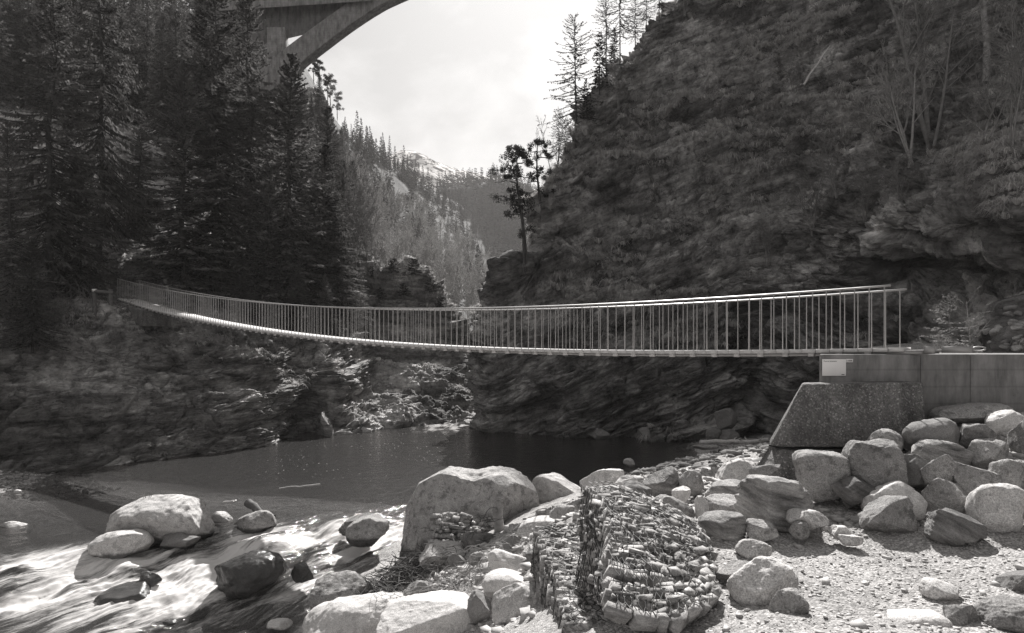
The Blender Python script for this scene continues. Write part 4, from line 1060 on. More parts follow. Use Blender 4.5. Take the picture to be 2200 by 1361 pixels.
log('driftwood_stick', P(1268, 1272, 6.25), P(1440, 1262, 5.7), .012, .006, M['wood'], 'thin pale stick lying across the front of the big gabion', 'stick', 6, 4, .008)
log('fallen_trunk', on_sheet(RIGHT, 1722, 192) + [0, -.6, .2], on_sheet(RIGHT, 1770, 117) + [0, -.8, .4], .09, .04, M['wood'], 'whitish dead trunk lying on the upper right slope', 'log', 8, 5, .05)
log('fallen_trunk', on_sheet(LEFT, 395, 640) + [0, -1, -.3], P(345, 585, 39), .16, .08, M['wood'], 'bleached fallen trunk under the spruces behind the left bridge end', 'log', 9, 8, .08)
log('driftwood_log', P(532, 1080, 18.4), P(590, 1112, 18.0), .13, .08, M['darkwood'], 'dark drift log wedged behind the grey river boulder', 'log', 10, 12, .04)
log('driftwood_stick', P(688, 1041, 21.2), P(600, 1050, 21), .03, .02, M['wood'], 'short stick drifting in the shallows left of the great boulder', 'stick', 12)
log('driftwood_stick', P(480, 1080, 19.2), P(505, 1077, 19.2), .035, .025, M['wood'], 'pale stick stranded right of the large oval river boulder', 'stick', 13)
st = thing('stump', P(1072, 1150, 13.5), 'upright pale weathered stump standing before the great boulder', 'stump')
mb = MB(); mb.tube([P(1073, 1152, 13.5), P(1072, 1128, 13.5), P(1068, 1105, 13.5), P(1071, 1090, 13.5), P(1070, 1076, 13.5)], [.135, .12, .115, .085, .045], 9)
V, Fl = mb.data(); V = V + .07 * np.stack([fbm(V * 6, 3, 3), fbm(V * 6, 3, 4), .3 * fbm(V * 6, 3, 5)], -1); mesh_obj('stem', V, Fl, M['palebark'], st, True)
mb = MB(); mb.tube([P(1066, 1100, 13.4), P(1061, 1095, 13.4), P(1060, 1089, 13.4)], [.05, .04, .02], 6); mb.build('knot', M['palebark'], st, True)
# brushwood washed up beside the great boulder
def brush(label, ctr, spread, n, seed, L_, rad, mat, name='brushwood'):
    r = np.random.default_rng(seed); mb = MB()
    for k in range(n):
        c = np.array(ctr) + r.normal(0, 1, 3) * spread * [1, .7, .3]; gz = float(ground_z(np.array([c[0]]), np.array([c[1]]))[0]); c[2] = gz + .04 + abs(r.normal(0, spread[2]))
        d = r.normal(0, 1, 3) * [1, 1, .35]; d /= np.linalg.norm(d); l = L_ * r.uniform(.3, 1)
        mb.tube(wiggle(c - d * l / 2, c + d * l / 2, 5, l * .05, seed + k), np.linspace(rad, rad * .4, 5) * r.uniform(.5, 1.2), 4, False)
    return tag(mb.build(name, mat), label, 'brushwood')
brush('dark tangle of washed up twigs between the great boulder and the rapids', P(875, 1235, 12.6), np.array([.62, .7, .20]), 520, 21, .7, .011, M['timber'])
brush('thin layer of pale twigs in front of the burst gabion', P(960, 1245, 11.0), np.array([.75, .6, .1]), 260, 22, .6, .009, M['palebark'])['kind'] = 'stuff'

def tuft_verts(n, L_, r, droop=.5, wid=.012, spread=.7):
    """one grass tuft about the origin: bent blades"""
    az = r.uniform(0, 6.28, n); out = r.uniform(.15, spread, n); l = L_ * r.uniform(.5, 1.1, n)
    d = np.stack([np.cos(az), np.sin(az), 0 * az], -1); s = np.stack([-np.sin(az), np.cos(az), 0 * az], -1)
    V = []
    for t in (0, .4, .75, 1.0):
        c = d * (l * out * t)[:, None] + np.stack([0 * l, 0 * l, l * (t * 1.0 - droop * t * t * (.6 + out))], -1) + d * .12 * L_ * r.random((n, 1))
        w = wid * (1 - t * .85)
        V += [c - s * w, c + s * w]
    V = np.stack(V, 1)
    Fq = (np.arange(n) * 8)[:, None, None] + np.array([[0, 1, 3, 2], [2, 3, 5, 4], [4, 5, 7, 6]])[None]
    return V.reshape(-1, 3), Fq.reshape(-1, 4)
for px, py, Y_, L_, n, lab in ((1760, 1146, 7.2, .22, 90, 'small tuft of dry grass growing between stones on the gravel'), (2188, 955, 8.9, .4, 90, 'straw coloured grass tuft beside the heap at the right edge'), (2150, 965, 9.1, .28, 50, 'thin dry grass tuft between boulders of the heap')):
    c = P(px, py, Y_); V, Fq = tuft_verts(n, L_, np.random.default_rng(px), .55, .004); tag(mesh_obj('grass_tuft', V + c, Fq, M['drygrass'], None, loc=c), lab, 'grass')
c = P(312, 1068, 17); mb = MB()
for k in range(5):
    mb.tube(wiggle(c + [.03 * k, 0, -.15], c + [.12 * (k - 2), .05, random.uniform(.25, .45)], 6, .02, 70 + k), np.linspace(.009, .004, 6), 4, False)
tag(mb.build('twig', M['palebark']), 'lone bare twig sprouting on top of the large oval river boulder', 'twig')

# ------------------------------------------------------------------ hanging grass on the cliffs (ground cover)
def cliff_grass(name, G, Nn, n, maskf, L_, blades, seed, wid, mat):
    r = np.random.default_rng(seed); s = screen(G)
    vis = (G[..., 1] > 4) & (s[..., 0] > -80) & (s[..., 0] < 2290) & (s[..., 1] > -60) & (s[..., 1] < 1020)
    wgt = maskf(G, Nn, s) * vis
    # sample by apparent size: weight cells by their area on the picture
    du = np.gradient(s, axis=1); dv = np.gradient(s, axis=0); area = np.abs(du[..., 0] * dv[..., 1] - du[..., 1] * dv[..., 0]).clip(0, 12)
    pr = (wgt * area).ravel(); pr /= pr.sum()
    idx = r.choice(len(pr), n, p=pr); base = G.reshape(-1, 3)[idx]; nn = Nn.reshape(-1, 3)[idx]
    temps = [tuft_verts(blades, 1, r, .95, 1, .95) for _ in range(6)]
    out = MB(); Vs = []; Fs = []; off = 0
    for k in range(6):
        m = np.arange(n) % 6 == k; b = base[m]; q = len(b); V, Fq = temps[k]
        # blades: width held apart from length
        sc = L_ * r.uniform(.55, 1.35, q) * np.clip(b[:, 1] / 38, .3, 1.1)
        a = r.uniform(0, 6.28, q); ca, sa = np.cos(a)[:, None], np.sin(a)[:, None]
        c = (V.reshape(blades, 8, 3)[:, 0::2] + V.reshape(blades, 8, 3)[:, 1::2]) / 2; h = (V.reshape(blades, 8, 3)[:, 1::2] - V.reshape(blades, 8, 3)[:, 0::2]) / 2 * wid
        cc = np.repeat(c[:, :, None], 2, 2).reshape(-1, 3); hh = np.stack([-h, h], 2).reshape(-1, 3)
        p = cc[None] * sc[:, None, None] + hh[None] * np.clip(b[:, 1] / 38, .3, 1.2)[:, None, None]
        p = np.stack([p[..., 0] * ca - p[..., 1] * sa, p[..., 0] * sa + p[..., 1] * ca, p[..., 2]], -1)
        # lean out of the slope and hang
        rad2 = np.linalg.norm(cc, axis=1)[None, :, None]
        p = p + nn[m][:, None] * (rad2 * sc[:, None, None] * .55) - np.array([0, 0, 1.0]) * (rad2**2 * sc[:, None, None] * .30)
        p = p + b[:, None]
        Vs.append(p.reshape(-1, 3)); Fs.append((Fq[None] + (np.arange(q) * len(V))[:, None, None]).reshape(-1, 4) + off); off += q * len(V)
    out.V = Vs; out.F = [np.concatenate(Fs)]; out.n = off
    return tag(out.build(name, mat), kind='stuff')
def mask_r(G, Nn, s):
    qb = G @ np.array(Euler(BED).to_matrix())
    m = 1.3 * fbm(np.stack([qb[..., 0] * .14, qb[..., 1] * .14, qb[..., 2] * .75], -1), 4, 101, .6) + .5 * fbm(G * .12, 3, 103) - .02
    m = m + .35 * sstep(900, 500, s[..., 1]) - .5 * sstep(1800, 1950, s[..., 0]) * sstep(360, 430, s[..., 1]) - .5 * sstep(760, 800, s[..., 1])
    m = m - .35 * sstep(1330, 1200, s[..., 0]) * sstep(300, 500, s[..., 1])
    m = m + .9 * (Nn[..., 2] - .55); m = np.clip(m, 0, 1) * sstep(-.12, .2, fbm(G * np.array([.09, .09, .09]), 3, 107) + .25 * sstep(520, 250, s[..., 1]))
    return np.clip(m, 0, 1)**1.1
cliff_grass('grass', RIGHT, RIGHTN, 3000, mask_r, .95, 44, 31, .024, M['grass'])
def mask_l(G, Nn, s):
    m = fbm(G * np.array([.3, .3, .5]), 4, 131) * 1.1 + .05
    m = m + .7 * sstep(790, 690, s[..., 1]) - .6 * sstep(820, 900, s[..., 1]) - .5 * sstep(680, 760, s[..., 0]) * sstep(740, 760, s[..., 1])
    m = m + .9 * (Nn[..., 2] - .5); m = m * (G[..., 1] < 62)
    return np.clip(m, 0, 1)**1.2
cliff_grass('grass', LEFT, LEFTN, 2600, mask_l, .62, 30, 32, .018, M['bankgrass'])
# ------------------------------------------------------------------ trees
def conifer(seed, H, W, start=.05, levels=60, per=6, twigs=26, tw_len=.42, tw_w=.055, droop=.5, gap=.0, hang=.55, power=.85, trunk_r=None, lean=.0):
    """trunk tube, bare limbs, and foliage made of many small hanging sprays"""
    r = np.random.default_rng(seed); trunk_r = trunk_r or H * .011
    zt = np.linspace(-1.0, H, 14); wob = np.stack([.012 * H * fbm(np.stack([zt * .2, 0 * zt, 0 * zt + seed], -1), 2, seed), .012 * H * fbm(np.stack([zt * .2, 0 * zt + 5, 0 * zt + seed], -1), 2, seed), 0 * zt], -1)
    wob[:, 0] += lean * zt**2 / H
    ax = np.stack([0 * zt, 0 * zt, zt], -1) + wob; rad = trunk_r * np.clip(1 - zt / H, .03, 1)**.8
    tb = MB(); tb.tube(ax, rad, 8)
    n = levels * per
    t = np.repeat(np.linspace(start, .985, levels), per) + r.normal(0, .35 / levels, n); t = np.clip(t, start, .99)
    keep = r.random(n) > gap; t = t[keep]; n = len(t)
    az = r.uniform(0, 6.28, n)
    prof = np.clip((1 - t)**power, .02, 1) * np.clip((t - start) / .12 + .55, .55, 1)
    L_ = W * prof * r.uniform(.55, 1.12, n) + .12
    d = np.stack([np.cos(az), np.sin(az), 0 * az], -1)
    base = np.stack([np.interp(t * H, zt, ax[:, k]) for k in range(3)], -1)
    up0 = -.10 - .35 * (1 - t) + .75 * t**2                     # starting slope of the limb
    def limb(u):   # (n, len(u), 3)
        u = np.asarray(u)[None, :]
        z = L_[:, None] * (up0[:, None] * u - droop * (1 - t[:, None] * .8) * u**1.5 * .55 + .22 * u**3)
        return base[:, None] + d[:, None] * (L_[:, None] * u)[..., None] + np.stack([0 * z, 0 * z, z], -1)
    us = np.linspace(0, 1, 4); lp = limb(us)
    for k in range(n):
        if L_[k] > .5: tb.tube(lp[k], np.linspace(.016 * L_[k] + .008, .006, 4), 3, False)
    # sprays
    m = twigs; u = np.sqrt(r.uniform(.02, 1.0, (n, m)));
    u = np.where(r.random((n, m)) < .08, 1.0, u)
    uu = u[..., None]; z = L_[:, None] * (up0[:, None] * u - droop * (1 - t[:, None] * .8) * u**1.5 * .55 + .22 * u**3)
    c = base[:, None] + d[:, None] * (L_[:, None] * u)[..., None] + np.stack([0 * z, 0 * z, z], -1)
    side = np.stack([-d[:, 1], d[:, 0], 0 * az], -1)[:, None] * np.where(r.random((n, m, 1)) < .5, -1, 1)
    tl = tw_len * np.clip(L_[:, None] / W * 1.5, .35, 1.1) * (1.15 - .6 * u) * r.uniform(.6, 1.3, (n, m))
    sdir = side * r.uniform(.3, 1.0, (n, m, 1)) + d[:, None] * r.uniform(.25, .9, (n, m, 1)); sdir /= np.linalg.norm(sdir, axis=2, keepdims=True)
    tip = c + sdir * tl[..., None] * .85 - np.array([0, 0, 1]) * (tl * hang * r.uniform(.4, 1.3, (n, m)) * (1 - .6 * t[:, None]))[..., None]
    ax_ = tip - c; nrm = np.cross(ax_, np.array([0, 0, 1.0]) + r.normal(0, .6, (n, m, 3))); nrm /= np.linalg.norm(nrm, axis=2, keepdims=True) + 1e-6
    w = (tw_w * r.uniform(.6, 1.4, (n, m)))[..., None]
    mid = c + ax_ * .45 + np.array([0, 0, .02])
    Q = np.stack([c, mid + nrm * w, tip, mid - nrm * w], 2).reshape(-1, 3)
    Fq = np.arange(len(Q)).reshape(-1, 4)
    return tb, Q, Fq

def bare(seed, H, r0, depth=4, spread=.55, nchild=(4, 7), minr=.006, up=.35, stems=1, lean=(0, 0)):
    """leafless tree: recursive tapering limbs; returns trunk and twig crown"""
    r = np.random.default_rng(seed); tr = MB(); cr = MB()
    def grow(p, d, L_, rad, lev):
        nseg = 6 if lev == 0 else (4 if lev < 3 else 3); pts = [p]; q = p.copy(); dd = d.copy()
        for k in range(nseg):
            dd = dd + r.normal(0, .045 + .07 * lev, 3) + np.array([0, 0, up * .12]); dd /= np.linalg.norm(dd); q = q + dd * L_ / nseg; pts.append(q)
        rr_ = np.linspace(rad, max(rad * .35, minr * .7), nseg + 1)
        (tr if lev == 0 else cr).tube(np.array(pts), rr_, 7 if lev == 0 else (4 if lev == 1 else 3), False)
        if lev >= depth: return
        nc = r.integers(*nchild) + (5 if lev == 0 else 0)
        for k in range(nc):
            u = r.uniform(.28 if lev == 0 else .2, 1.0); i = u * nseg; i0 = min(int(i), nseg - 1); b = pts[i0] + (pts[i0 + 1] - pts[i0]) * (i - i0)
            dv = pts[i0 + 1] - pts[i0]; dv = dv / np.linalg.norm(dv)
            sd = r.normal(0, 1, 3); sd -= dv * (sd @ dv); sd /= np.linalg.norm(sd)
            nd = dv * (1 - spread) + sd * spread + np.array([0, 0, up * .3]); nd /= np.linalg.norm(nd)
            grow(b, nd, L_ * r.uniform(.32, .55) * (1.15 - .5 * u), max(rr_[i0] * .5, minr), lev + 1)
    for s in range(stems):
        d = np.array([lean[0] + r.normal(0, .22 if stems > 1 else .04), lean[1] + r.normal(0, .15 if stems > 1 else .04), 1.0]); d /= np.linalg.norm(d)
        grow(np.array([r.normal(0, .12) * (stems > 1), 0, -.3]), d, H * r.uniform(.8, 1.05), r0 * r.uniform(.7, 1), 0)
    return tr, cr

def pine(seed, H, r0, limbs, clump=.55, lean=(0, 0), nq=150, qs=.10):
    """mountain pine: bare crooked trunk, few level limbs carrying flat needle clumps. limbs: (height share, azimuth, length, clumps)"""
    r = np.random.default_rng(seed); tr = MB(); Q = []
    zt = np.linspace(-.4, H, 10); ax = np.stack([lean[0] * (zt / H)**1.3 * H + .1 * np.sin(zt * .9 + seed), lean[1] * zt / H + .06 * np.cos(zt * .7), zt], -1)
    tr.tube(ax, r0 * np.clip(1 - .75 * zt / H, .2, 1), 8)
    for h, az, L_, nc in limbs:
        h = min(h, 1.0)
        nc = nc + 2
        b = np.array([np.interp(h * H, zt, ax[:, k]) for k in range(3)]); d = np.array([math.cos(az), math.sin(az), r.uniform(-.05, .25)])
        e = b + d * L_; pts = wiggle(b, e, 6, .07 * L_ ** .5, seed + int(h * 97)); tr.tube(pts, np.linspace(r0 * .38, .012, 6), 5, False)
        for k in range(nc):
            u = (k + .8) / (nc + .3) if nc > 1 else .95; i = min(int(u * 5), 4); c = pts[i] + (pts[i + 1] - pts[i]) * (u * 5 - i) + r.normal(0, .26, 3) * [1, 1, .8] + [0, 0, .08]
            s = clump * r.uniform(.45, 1.05); n = int(nq * .7)
            o = r.normal(0, 1, (n, 3)); o /= np.linalg.norm(o, axis=1, keepdims=True); o = o * (r.random((n, 1))**.45) * s * [1, 1, .75]; o[:, 2] += .12 * s * fbm(o * 3, 2, seed)
            d1 = r.normal(0, 1, (n, 3)) + [0, 0, .7]; d1 /= np.linalg.norm(d1, axis=1, keepdims=True); d2 = np.cross(d1, r.normal(0, 1, (n, 3))); d2 /= np.linalg.norm(d2, axis=1, keepdims=True)
            a = qs * r.uniform(.6, 1.3, (n, 1)); p = c + o
            Q.append(np.stack([p - d1 * a, p + d2 * a * .22, p + d1 * a, p - d2 * a * .22], 1).reshape(-1, 3))
            for _ in range(2): tr.tube([pts[i], c + r.normal(0, .3, 3) * s], [.014, .006], 3, False)
    Q = np.concatenate(Q); return tr, Q, np.arange(len(Q)).reshape(-1, 4)

def tree_proto(name, label, tb, Q, Fq, leaf, bark, cat='tree', group=None):
    t = thing(name, (0, 0, 0), label, cat, group)
    tb.build('trunk', bark, t, True); mesh_obj('crown', Q, Fq, leaf, t); return t
def bare_proto(name, label, tr, cr, bark, cat='tree', group=None):
    t = thing(name, (0, 0, 0), label, cat, group); tr.build('trunk', bark, t, True)
    if cr.n: cr.build('crown', bark, t, True)
    return t
def settle(t, p, rz=0, s=1.0, label=None, group=None):
    t.location = tuple(p); t.rotation_euler = (0, 0, rz); t.scale = (s,) * 3 if not hasattr(s, '__len__') else s
    if label: t['label'] = label
    if group: t['group'] = group
    return t

# ---- near spruces on the left bank: (px, base py, top py, Y, variety, width factor, label)
GRP = 'spruces in the shaded forest behind the left bridge end'
SPR = [
 (392, 622, 128, 40, 1, 1.0, 'light green spruce with upswept tips standing behind the left part of the footbridge'),
 (622, 645, 106, 45, 0, 1.0, 'dark full spruce with its pointed top against the viaduct arch'),
 (462, 640, -110, 43, 0, 1.05, 'tall spruce whose straight trunk shows just right of the light green spruce'),
 (112, 640, -60, 33, 2, .95, 'tall drooping spruce nearest the left edge of the forest'),
 (535, 640, -40, 49, 2, 1.0, 'tall shaggy spruce between the viaduct column and the light green spruce'),
 (696, 650, 300, 47, 0, .95, 'dark spruce at the right end of the near forest'),
 (575, 650, 330, 44, 1, .8, 'smaller pale spruce in front of the forest left of the dark pointed one'),
 (660, 655, 240, 52, 2, .9, 'spruce between the dark pointed one and the right end of the forest'),
 (215, 640, -260, 38, 2, .75, 'very tall spruce with a long bare trunk, upper left'),
 (20, 650, 250, 29, 1, .8, 'spruce with pale drooping boughs at the left edge'),
 (300, 600, 270, 45, 2, .9, 'dim spruce half hidden left of the light green one'),
 (170, 640, 330, 34, 0, .9, 'dark low boughed spruce above the timber barrier'),
]
protos = [conifer(101, 16, 3.9, .03, 74, 7, 52, .46, .05, .55, .08), conifer(102, 15, 3.6, .04, 60, 6, 48, .42, .045, .25, .12, .3), conifer(103, 20, 4.0, .12, 84, 6, 48, .5, .05, .85, .16, 1.0, .7)]
pr_t = [tree_proto('spruce_tree', 'x', *protos[0], M['spruce'], M['bark']), tree_proto('spruce_tree', 'x', *protos[1], M['light_spruce'], M['bark']), tree_proto('spruce_tree', 'x', *protos[2], M['spruce'], M['bark'])]
pH = [16, 15, 20]; used = [0, 0, 0]
def spruce(p, H, var, wf, label, group=None, rz=None):
    s = H / pH[var]; sc = (s * wf, s * wf, s); rz = random.uniform(0, 6.28) if rz is None else rz
    if not used[var]: used[var] = 1; return settle(pr_t[var], p, rz, sc, label, group)
    return copy_thing(pr_t[var], p, rz, sc, label, group)
for px, pb, pt, Yd, v, wf, lab in SPR:
    p = on_sheet_depth(LEFT, px, Yd); H = (HZ - pt) / F * p[1] - p[2]
    spruce(p + [0, 0, -.2], H, v, wf * min(1.25, 16 / H + .25), lab)
k = 0
for px in range(-60, 700, 34):
    for Yd in ((73, 85, 99, 112) if px < 560 else (64, 76)):
        q = px + random.uniform(-15, 15) + (9 if Yd == 85 else 0); p = on_sheet_depth(LEFT, q, Yd + random.uniform(-3, 3)); k += 1
        spruce(p + [0, 0, -.2], (random.uniform(14, 19) if Yd < 105 else random.uniform(20, 26)) if q < 560 else random.uniform(8, 12), random.choice([0, 2, 2]), random.uniform(.7, .95), 'tall dark spruce deep in the shaded forest behind the left bridge end', GRP)
tr, cr = bare(470, 9, .09, 3, .42, (4, 7), .02, .55); wb = bare_proto('bare_tree', 'x', tr, cr, M['greybark']); q_ = 0
for px in range(716, 812, 9):
    for Yd in (57, 72):
        p = on_sheet_depth(LEFT, px + random.uniform(-4, 4), Yd + random.uniform(-6, 6)); s = random.uniform(.7, 1.05); lab = 'slim leafless tree between the right end of the near spruces and the knoll'; gr = 'slim leafless trees beside the near spruces'
        settle(wb, p, 0, s, lab, gr) if q_ == 0 else copy_thing(wb, p, random.uniform(0, 6), s, lab, gr); q_ += 1
for px, Yd, H, lab in ((718, 48, 9.5, 'dark broad spruce at the very edge of the near forest above the knoll'), (735, 56, 10, 'spruce standing just behind the edge of the near forest'), (705, 58, 14, 'tall spruce behind the right end of the near forest'), (760, 66, 9, 'single spruce among the slim leafless trees')):
    p = on_sheet_depth(LEFT, px, Yd); spruce(p, H, 0, 1.2, lab)
for k in range(46):                               # the rocky ridge behind, thinly wooded
    q = random.uniform(600, 735); p = on_sheet_depth(LEFT, q, random.uniform(66, 106))
    spruce(p + [0, 0, -.3], random.uniform(4, 9), 0, random.uniform(.8, 1.0), 'small dark spruce on the steep ridge right of the viaduct arch', 'spruces on the steep ridge right of the viaduct arch')
# young spruces under the tall ones
for px, Yd, H, lab in ((700, 43, 4.2, 'young spruce under the right end of the near forest'), (520, 40, 4.8, 'young spruce beside the railing in the shade'), (70, 27.5, 5.0, 'young spruce on the bank top at the left edge'), (640, 42.5, 5.0, 'young spruce below the dark pointed one')):
    p = on_sheet_depth(LEFT, px, Yd); spruce(p, H, 0, 1.15, lab)

# ---- the tall thin conifers on the right-hand ridge
tall = tree_proto('larch_tree', 'x', *conifer(201, 11, 3.0, .22, 46, 4, 22, .34, .032, .55, .15, .3, .62, .085), M['pine'], M['bark'])
def ridge(px, py): return on_sheet(RIGHT, px, py)
def on_ridge(proto, H0, px, py, top, label, first=False, wf=1.0, rz=0, group=None, grp_name=None, dx=0):
    p = ridge(px, py); H = (py - top) / F * p[1]; s = H / H0; sc = (s * wf, s * wf, s)
    return settle(proto, p + [dx, .1, -.25], rz, sc, label, group) if first else copy_thing(proto, p + [dx, .1, -.25], rz, sc, label, group)
on_ridge(tall, 11, 1233, 305, 22, 'tall slender conifer with sparse boughs alone against the sky on the right ridge', True, 1.12)
on_ridge(tall, 11, 1330, 100, -120, 'tall conifer with a bare trunk near the top of the right ridge', False, .8, 2)
on_ridge(tall, 11, 1212, 328, 245, 'short thin conifer left of the tall slender one', False, 1.4, 1)
on_ridge(tall, 11, 1196, 352, 232, 'thin conifer lowest of the three beside the tall slender one', False, 1.15, 4)
on_ridge(tall, 11, 1300, 140, -30, 'thin conifer left of the bare trunked one near the ridge top', False, 1.1, 5)
on_ridge(tall, 11, 1386, 62, -60, 'conifer standing right of the bare trunked one on the ridge', False, 1.0, 3)
on_ridge(tall, 11, 1412, 40, -90, 'conifer at the upper end of the right ridge where it meets the frame', False, 1.0, 2.2)
on_ridge(tall, 11, 1350, 85, -20, 'small conifer just behind the bare trunked one', False, 1.5, 1.1)
rs = tree_proto('spruce_tree', 'x', *conifer(202, 6, 1.6, .04, 34, 6, 22, .36, .05, .35, .1), M['pine'], M['bark'])
on_ridge(rs, 6, 1262, 255, 160, 'bushy dark spruce between the tall slender conifer and the cliff edge', True, .9)
on_ridge(rs, 6, 1284, 185, 62, 'bushy conifer left of the bare trunked tree on the ridge', False, .8, 2)
on_ridge(rs, 6, 1316, 118, 40, 'low bushy conifer at the foot of the bare trunked tree', False, .9, 4)

# ---- pines on the ledge of the right cliff
lg = ridge(1130, 560); base = P(1118, 592, 41.2)
ledge = base.copy()
def pine_at(seed, px, pb, pt, Y_, limbs, label, clump=.55, r0=.13, lean=(0, 0), nq=150):
    b = on_sheet(RIGHT, px, pb) + np.array([0, -.15, 0]); H = (pb - pt) / F * b[1]; t = tree_proto('pine_tree', label, *pine(seed, H, r0, limbs, clump, lean, nq), M['pine'], M['bark']); t.location = tuple(b + np.array([0, 0, -.1])); return t
pine_at(301, 1121, 594, 318, 41.0, [(.50, 3.3, 1.0, 1), (.56, .2, .9, 1), (.62, 3.0, 2.0, 3), (.66, .1, 1.0, 2), (.74, 2.8, 1.5, 2), (.80, .3, 1.1, 2), (.84, 3.4, 1.6, 3), (.90, .4, 1.0, 2), (.95, 2.6, 1.1, 2), (1.0, .8, .6, 2), (.88, 1.5, .8, 1), (.93, 4.7, .9, 2)], 'crooked flat topped pine on the ledge of the right cliff', .42, .12, (-.055, 0))
pine_at(302, 1127, 592, 420, 41.3, [(.5, 2.9, .5, 1), (.66, .4, .6, 1), (.78, 3.3, .7, 1), (.88, .2, .6, 1), (.97, 1.8, .4, 2)], 'thin low pine right beside the crooked one on the ledge', .36, .07, (-.02, 0), 90)
pine_at(303, 1156, 478, 306, 43.5, [(.35, 0, .6, 1), (.5, 3.1, .8, 1), (.62, .3, 1.2, 2), (.7, 3.4, .9, 2), (.8, .2, 1.0, 2), (.88, 3.0, .9, 2), (.96, .5, .7, 2), (1.0, 2.2, .4, 1)], 'pine with a dark ragged crown behind the crooked one', .34, .11, (-.03, 0), 130)
tr, cr = bare(311, 4.2, .05, 3, .5, (3, 5), .012, .5, 2, (-.35, 0)); t = bare_proto('bare_tree', 'leafless sapling leaning out of the right cliff edge below the slender conifers', tr, cr, M['greybark']); t.location = tuple(ridge(1190, 378) + [0, 0, 0])

# ---- leafless trees and shrubs on the right slope
def bare_on(sheet, seed, px, py, H, r0, label, bark, depth=4, stems=1, lean=(0, 0), spread=.5, up=.35, minr=.007, nchild=(3, 6), out=.3, name='bare_tree', cat='tree'):
    tr, cr = bare(seed, H, r0, depth, spread, nchild, minr, up, stems, lean); t = bare_proto(name, label, tr, cr, bark, cat)
    p = on_sheet(sheet, px, py); t.location = tuple(p + np.array([0, -out, 0])); return t
bare_on(RIGHT, 401, 1984, 312, 9.5, .13, 'tall grey leafless tree with a forked trunk on the right slope', M['greybark'], 4, 2, (-.05, 0), .5, .4)
bare_on(RIGHT, 402, 1995, 310, 7.0, .08, 'thinner leafless tree rising right from the same spot as the forked one', M['greybark'], 4, 1, (.14, 0), .5, .4)
bare_on(RIGHT, 403, 1948, 352, 4.6, .07, 'pale many stemmed leafless tree leaning left below the forked one', M['palebark'], 3, 4, (-.42, 0), .45, .5, .012)
bare_on(RIGHT, 404, 2105, 170, 11, .2, 'thick trunked pale leafless tree near the upper right corner', M['palebark'], 4, 1, (0, 0), .5, .4)
for sd, px, py, H, lean, lab in ((405, 1790, 420, 3.6, -.1, 'thin leafless sapling left of the dark overhang'), (406, 1735, 498, 3.4, -.25, 'leafless sapling low on the slope above the railing middle'), (407, 2075, 360, 4.5, .35, 'leafless sapling leaning right above the overhanging rock'),
                                (408, 2180, 250, 6, -.1, 'leafless tree at the right edge of the upper slope'), (409, 1325, 232, 3.2, .05, 'leafless sapling high on the cliff right of the slender conifer'), (410, 1465, 30, 4, .1, 'leafless tree at the top of the cliff near the upper edge'), (411, 2140, 330, 4.2, 0.1, 'scrubby leafless sapling right of the overhanging rock top'), (412, 1880, 330, 3.4, -.2, 'thin leafless sapling left of the pale many stemmed one')):
    bare_on(RIGHT, sd, px, py, H, .04, lab, M['greybark'], 3, 2, (lean, 0), .5, .35, .011)
bare_on(RIGHT, 420, 1705, 190, 1.8, .03, 'small leafless shrub near the whitish dead trunk', M['greybark'], 3, 3, (0, 0), .6, .2, .012, name='shrub', cat='shrub')
for sd, px, py, lab in ((421, 1850, 470, 'tangled leafless shrub below the leaning pale tree'), (422, 1920, 420, 'leafless shrub on the rock lip left of the dark overhang'), (423, 1640, 560, 'leafless shrub above the middle of the railing'), (424, 1420, 715, 'leafless shrub behind the middle of the railing')):
    bare_on(RIGHT, sd, px, py, 2.2, .025, lab, M['greybark'], 3, 5, (0, 0), .6, .15, .010, name='shrub', cat='shrub')
# sapling and bush by the end of the bridge
p = P(2040, 752, 14.2)
sp = tree_proto('young_spruce', 'small pale spruce sapling growing behind the concrete wall at the bridge end', *conifer(431, 1.25, .62, .05, 14, 5, 18, .17, .016, .1, .1, .15), M['light_spruce'], M['greybark']); sp.location = tuple(p + np.array([0, 0, -.05]))
tr, cr = bare(432, 1.5, .022, 2, .55, (2, 4), .006, .4, 1, (.12, 0)); t = bare_proto('bare_shrub', 'forked leafless shrub taller than the pale sapling beside it', tr, cr, M['palebark'], 'shrub'); t.location = tuple(P(2078, 756, 13.9))
tr, cr = bare(433, .8, .012, 2, .6, (2, 4), .004, .1, 4, (-.3, 0)); t = bare_proto('bare_shrub', 'low spreading leafless shrub left of the pale sapling', tr, cr, M['palebark'], 'shrub'); t.location = tuple(P(2015, 760, 13.6))

# ---- shrubs on the left bank
for sd, px, py, H, lab in ((441, 30, 690, 2.0, 'leafless shrub with long curving twigs at the left edge of the bank'), (442, 120, 700, 1.6, 'low leafless shrub on the sunny bank top, far left'), (443, 660, 640, 2.4, 'pale leafless shrub in front of the dark spruces, above the railing'),
                         (444, 560, 640, 2.0, 'leafless shrub behind the railing under the dark pointed spruce'), (445, 500, 720, 1.5, 'small leafless shrub on the bank below the bridge deck'), (446, 760, 690, 2.2, 'leafless shrub behind the railing at the foot of the knoll'), (447, 830, 700, 1.8, 'leafless shrub on the lower flank of the knoll')):
    bare_on(LEFT, sd, px, py, H, .025, lab, M['palebark'] if sd == 443 else M['greybark'], 3, 5, (0, 0), .6, .15, .011, name='bare_shrub', cat='shrub')
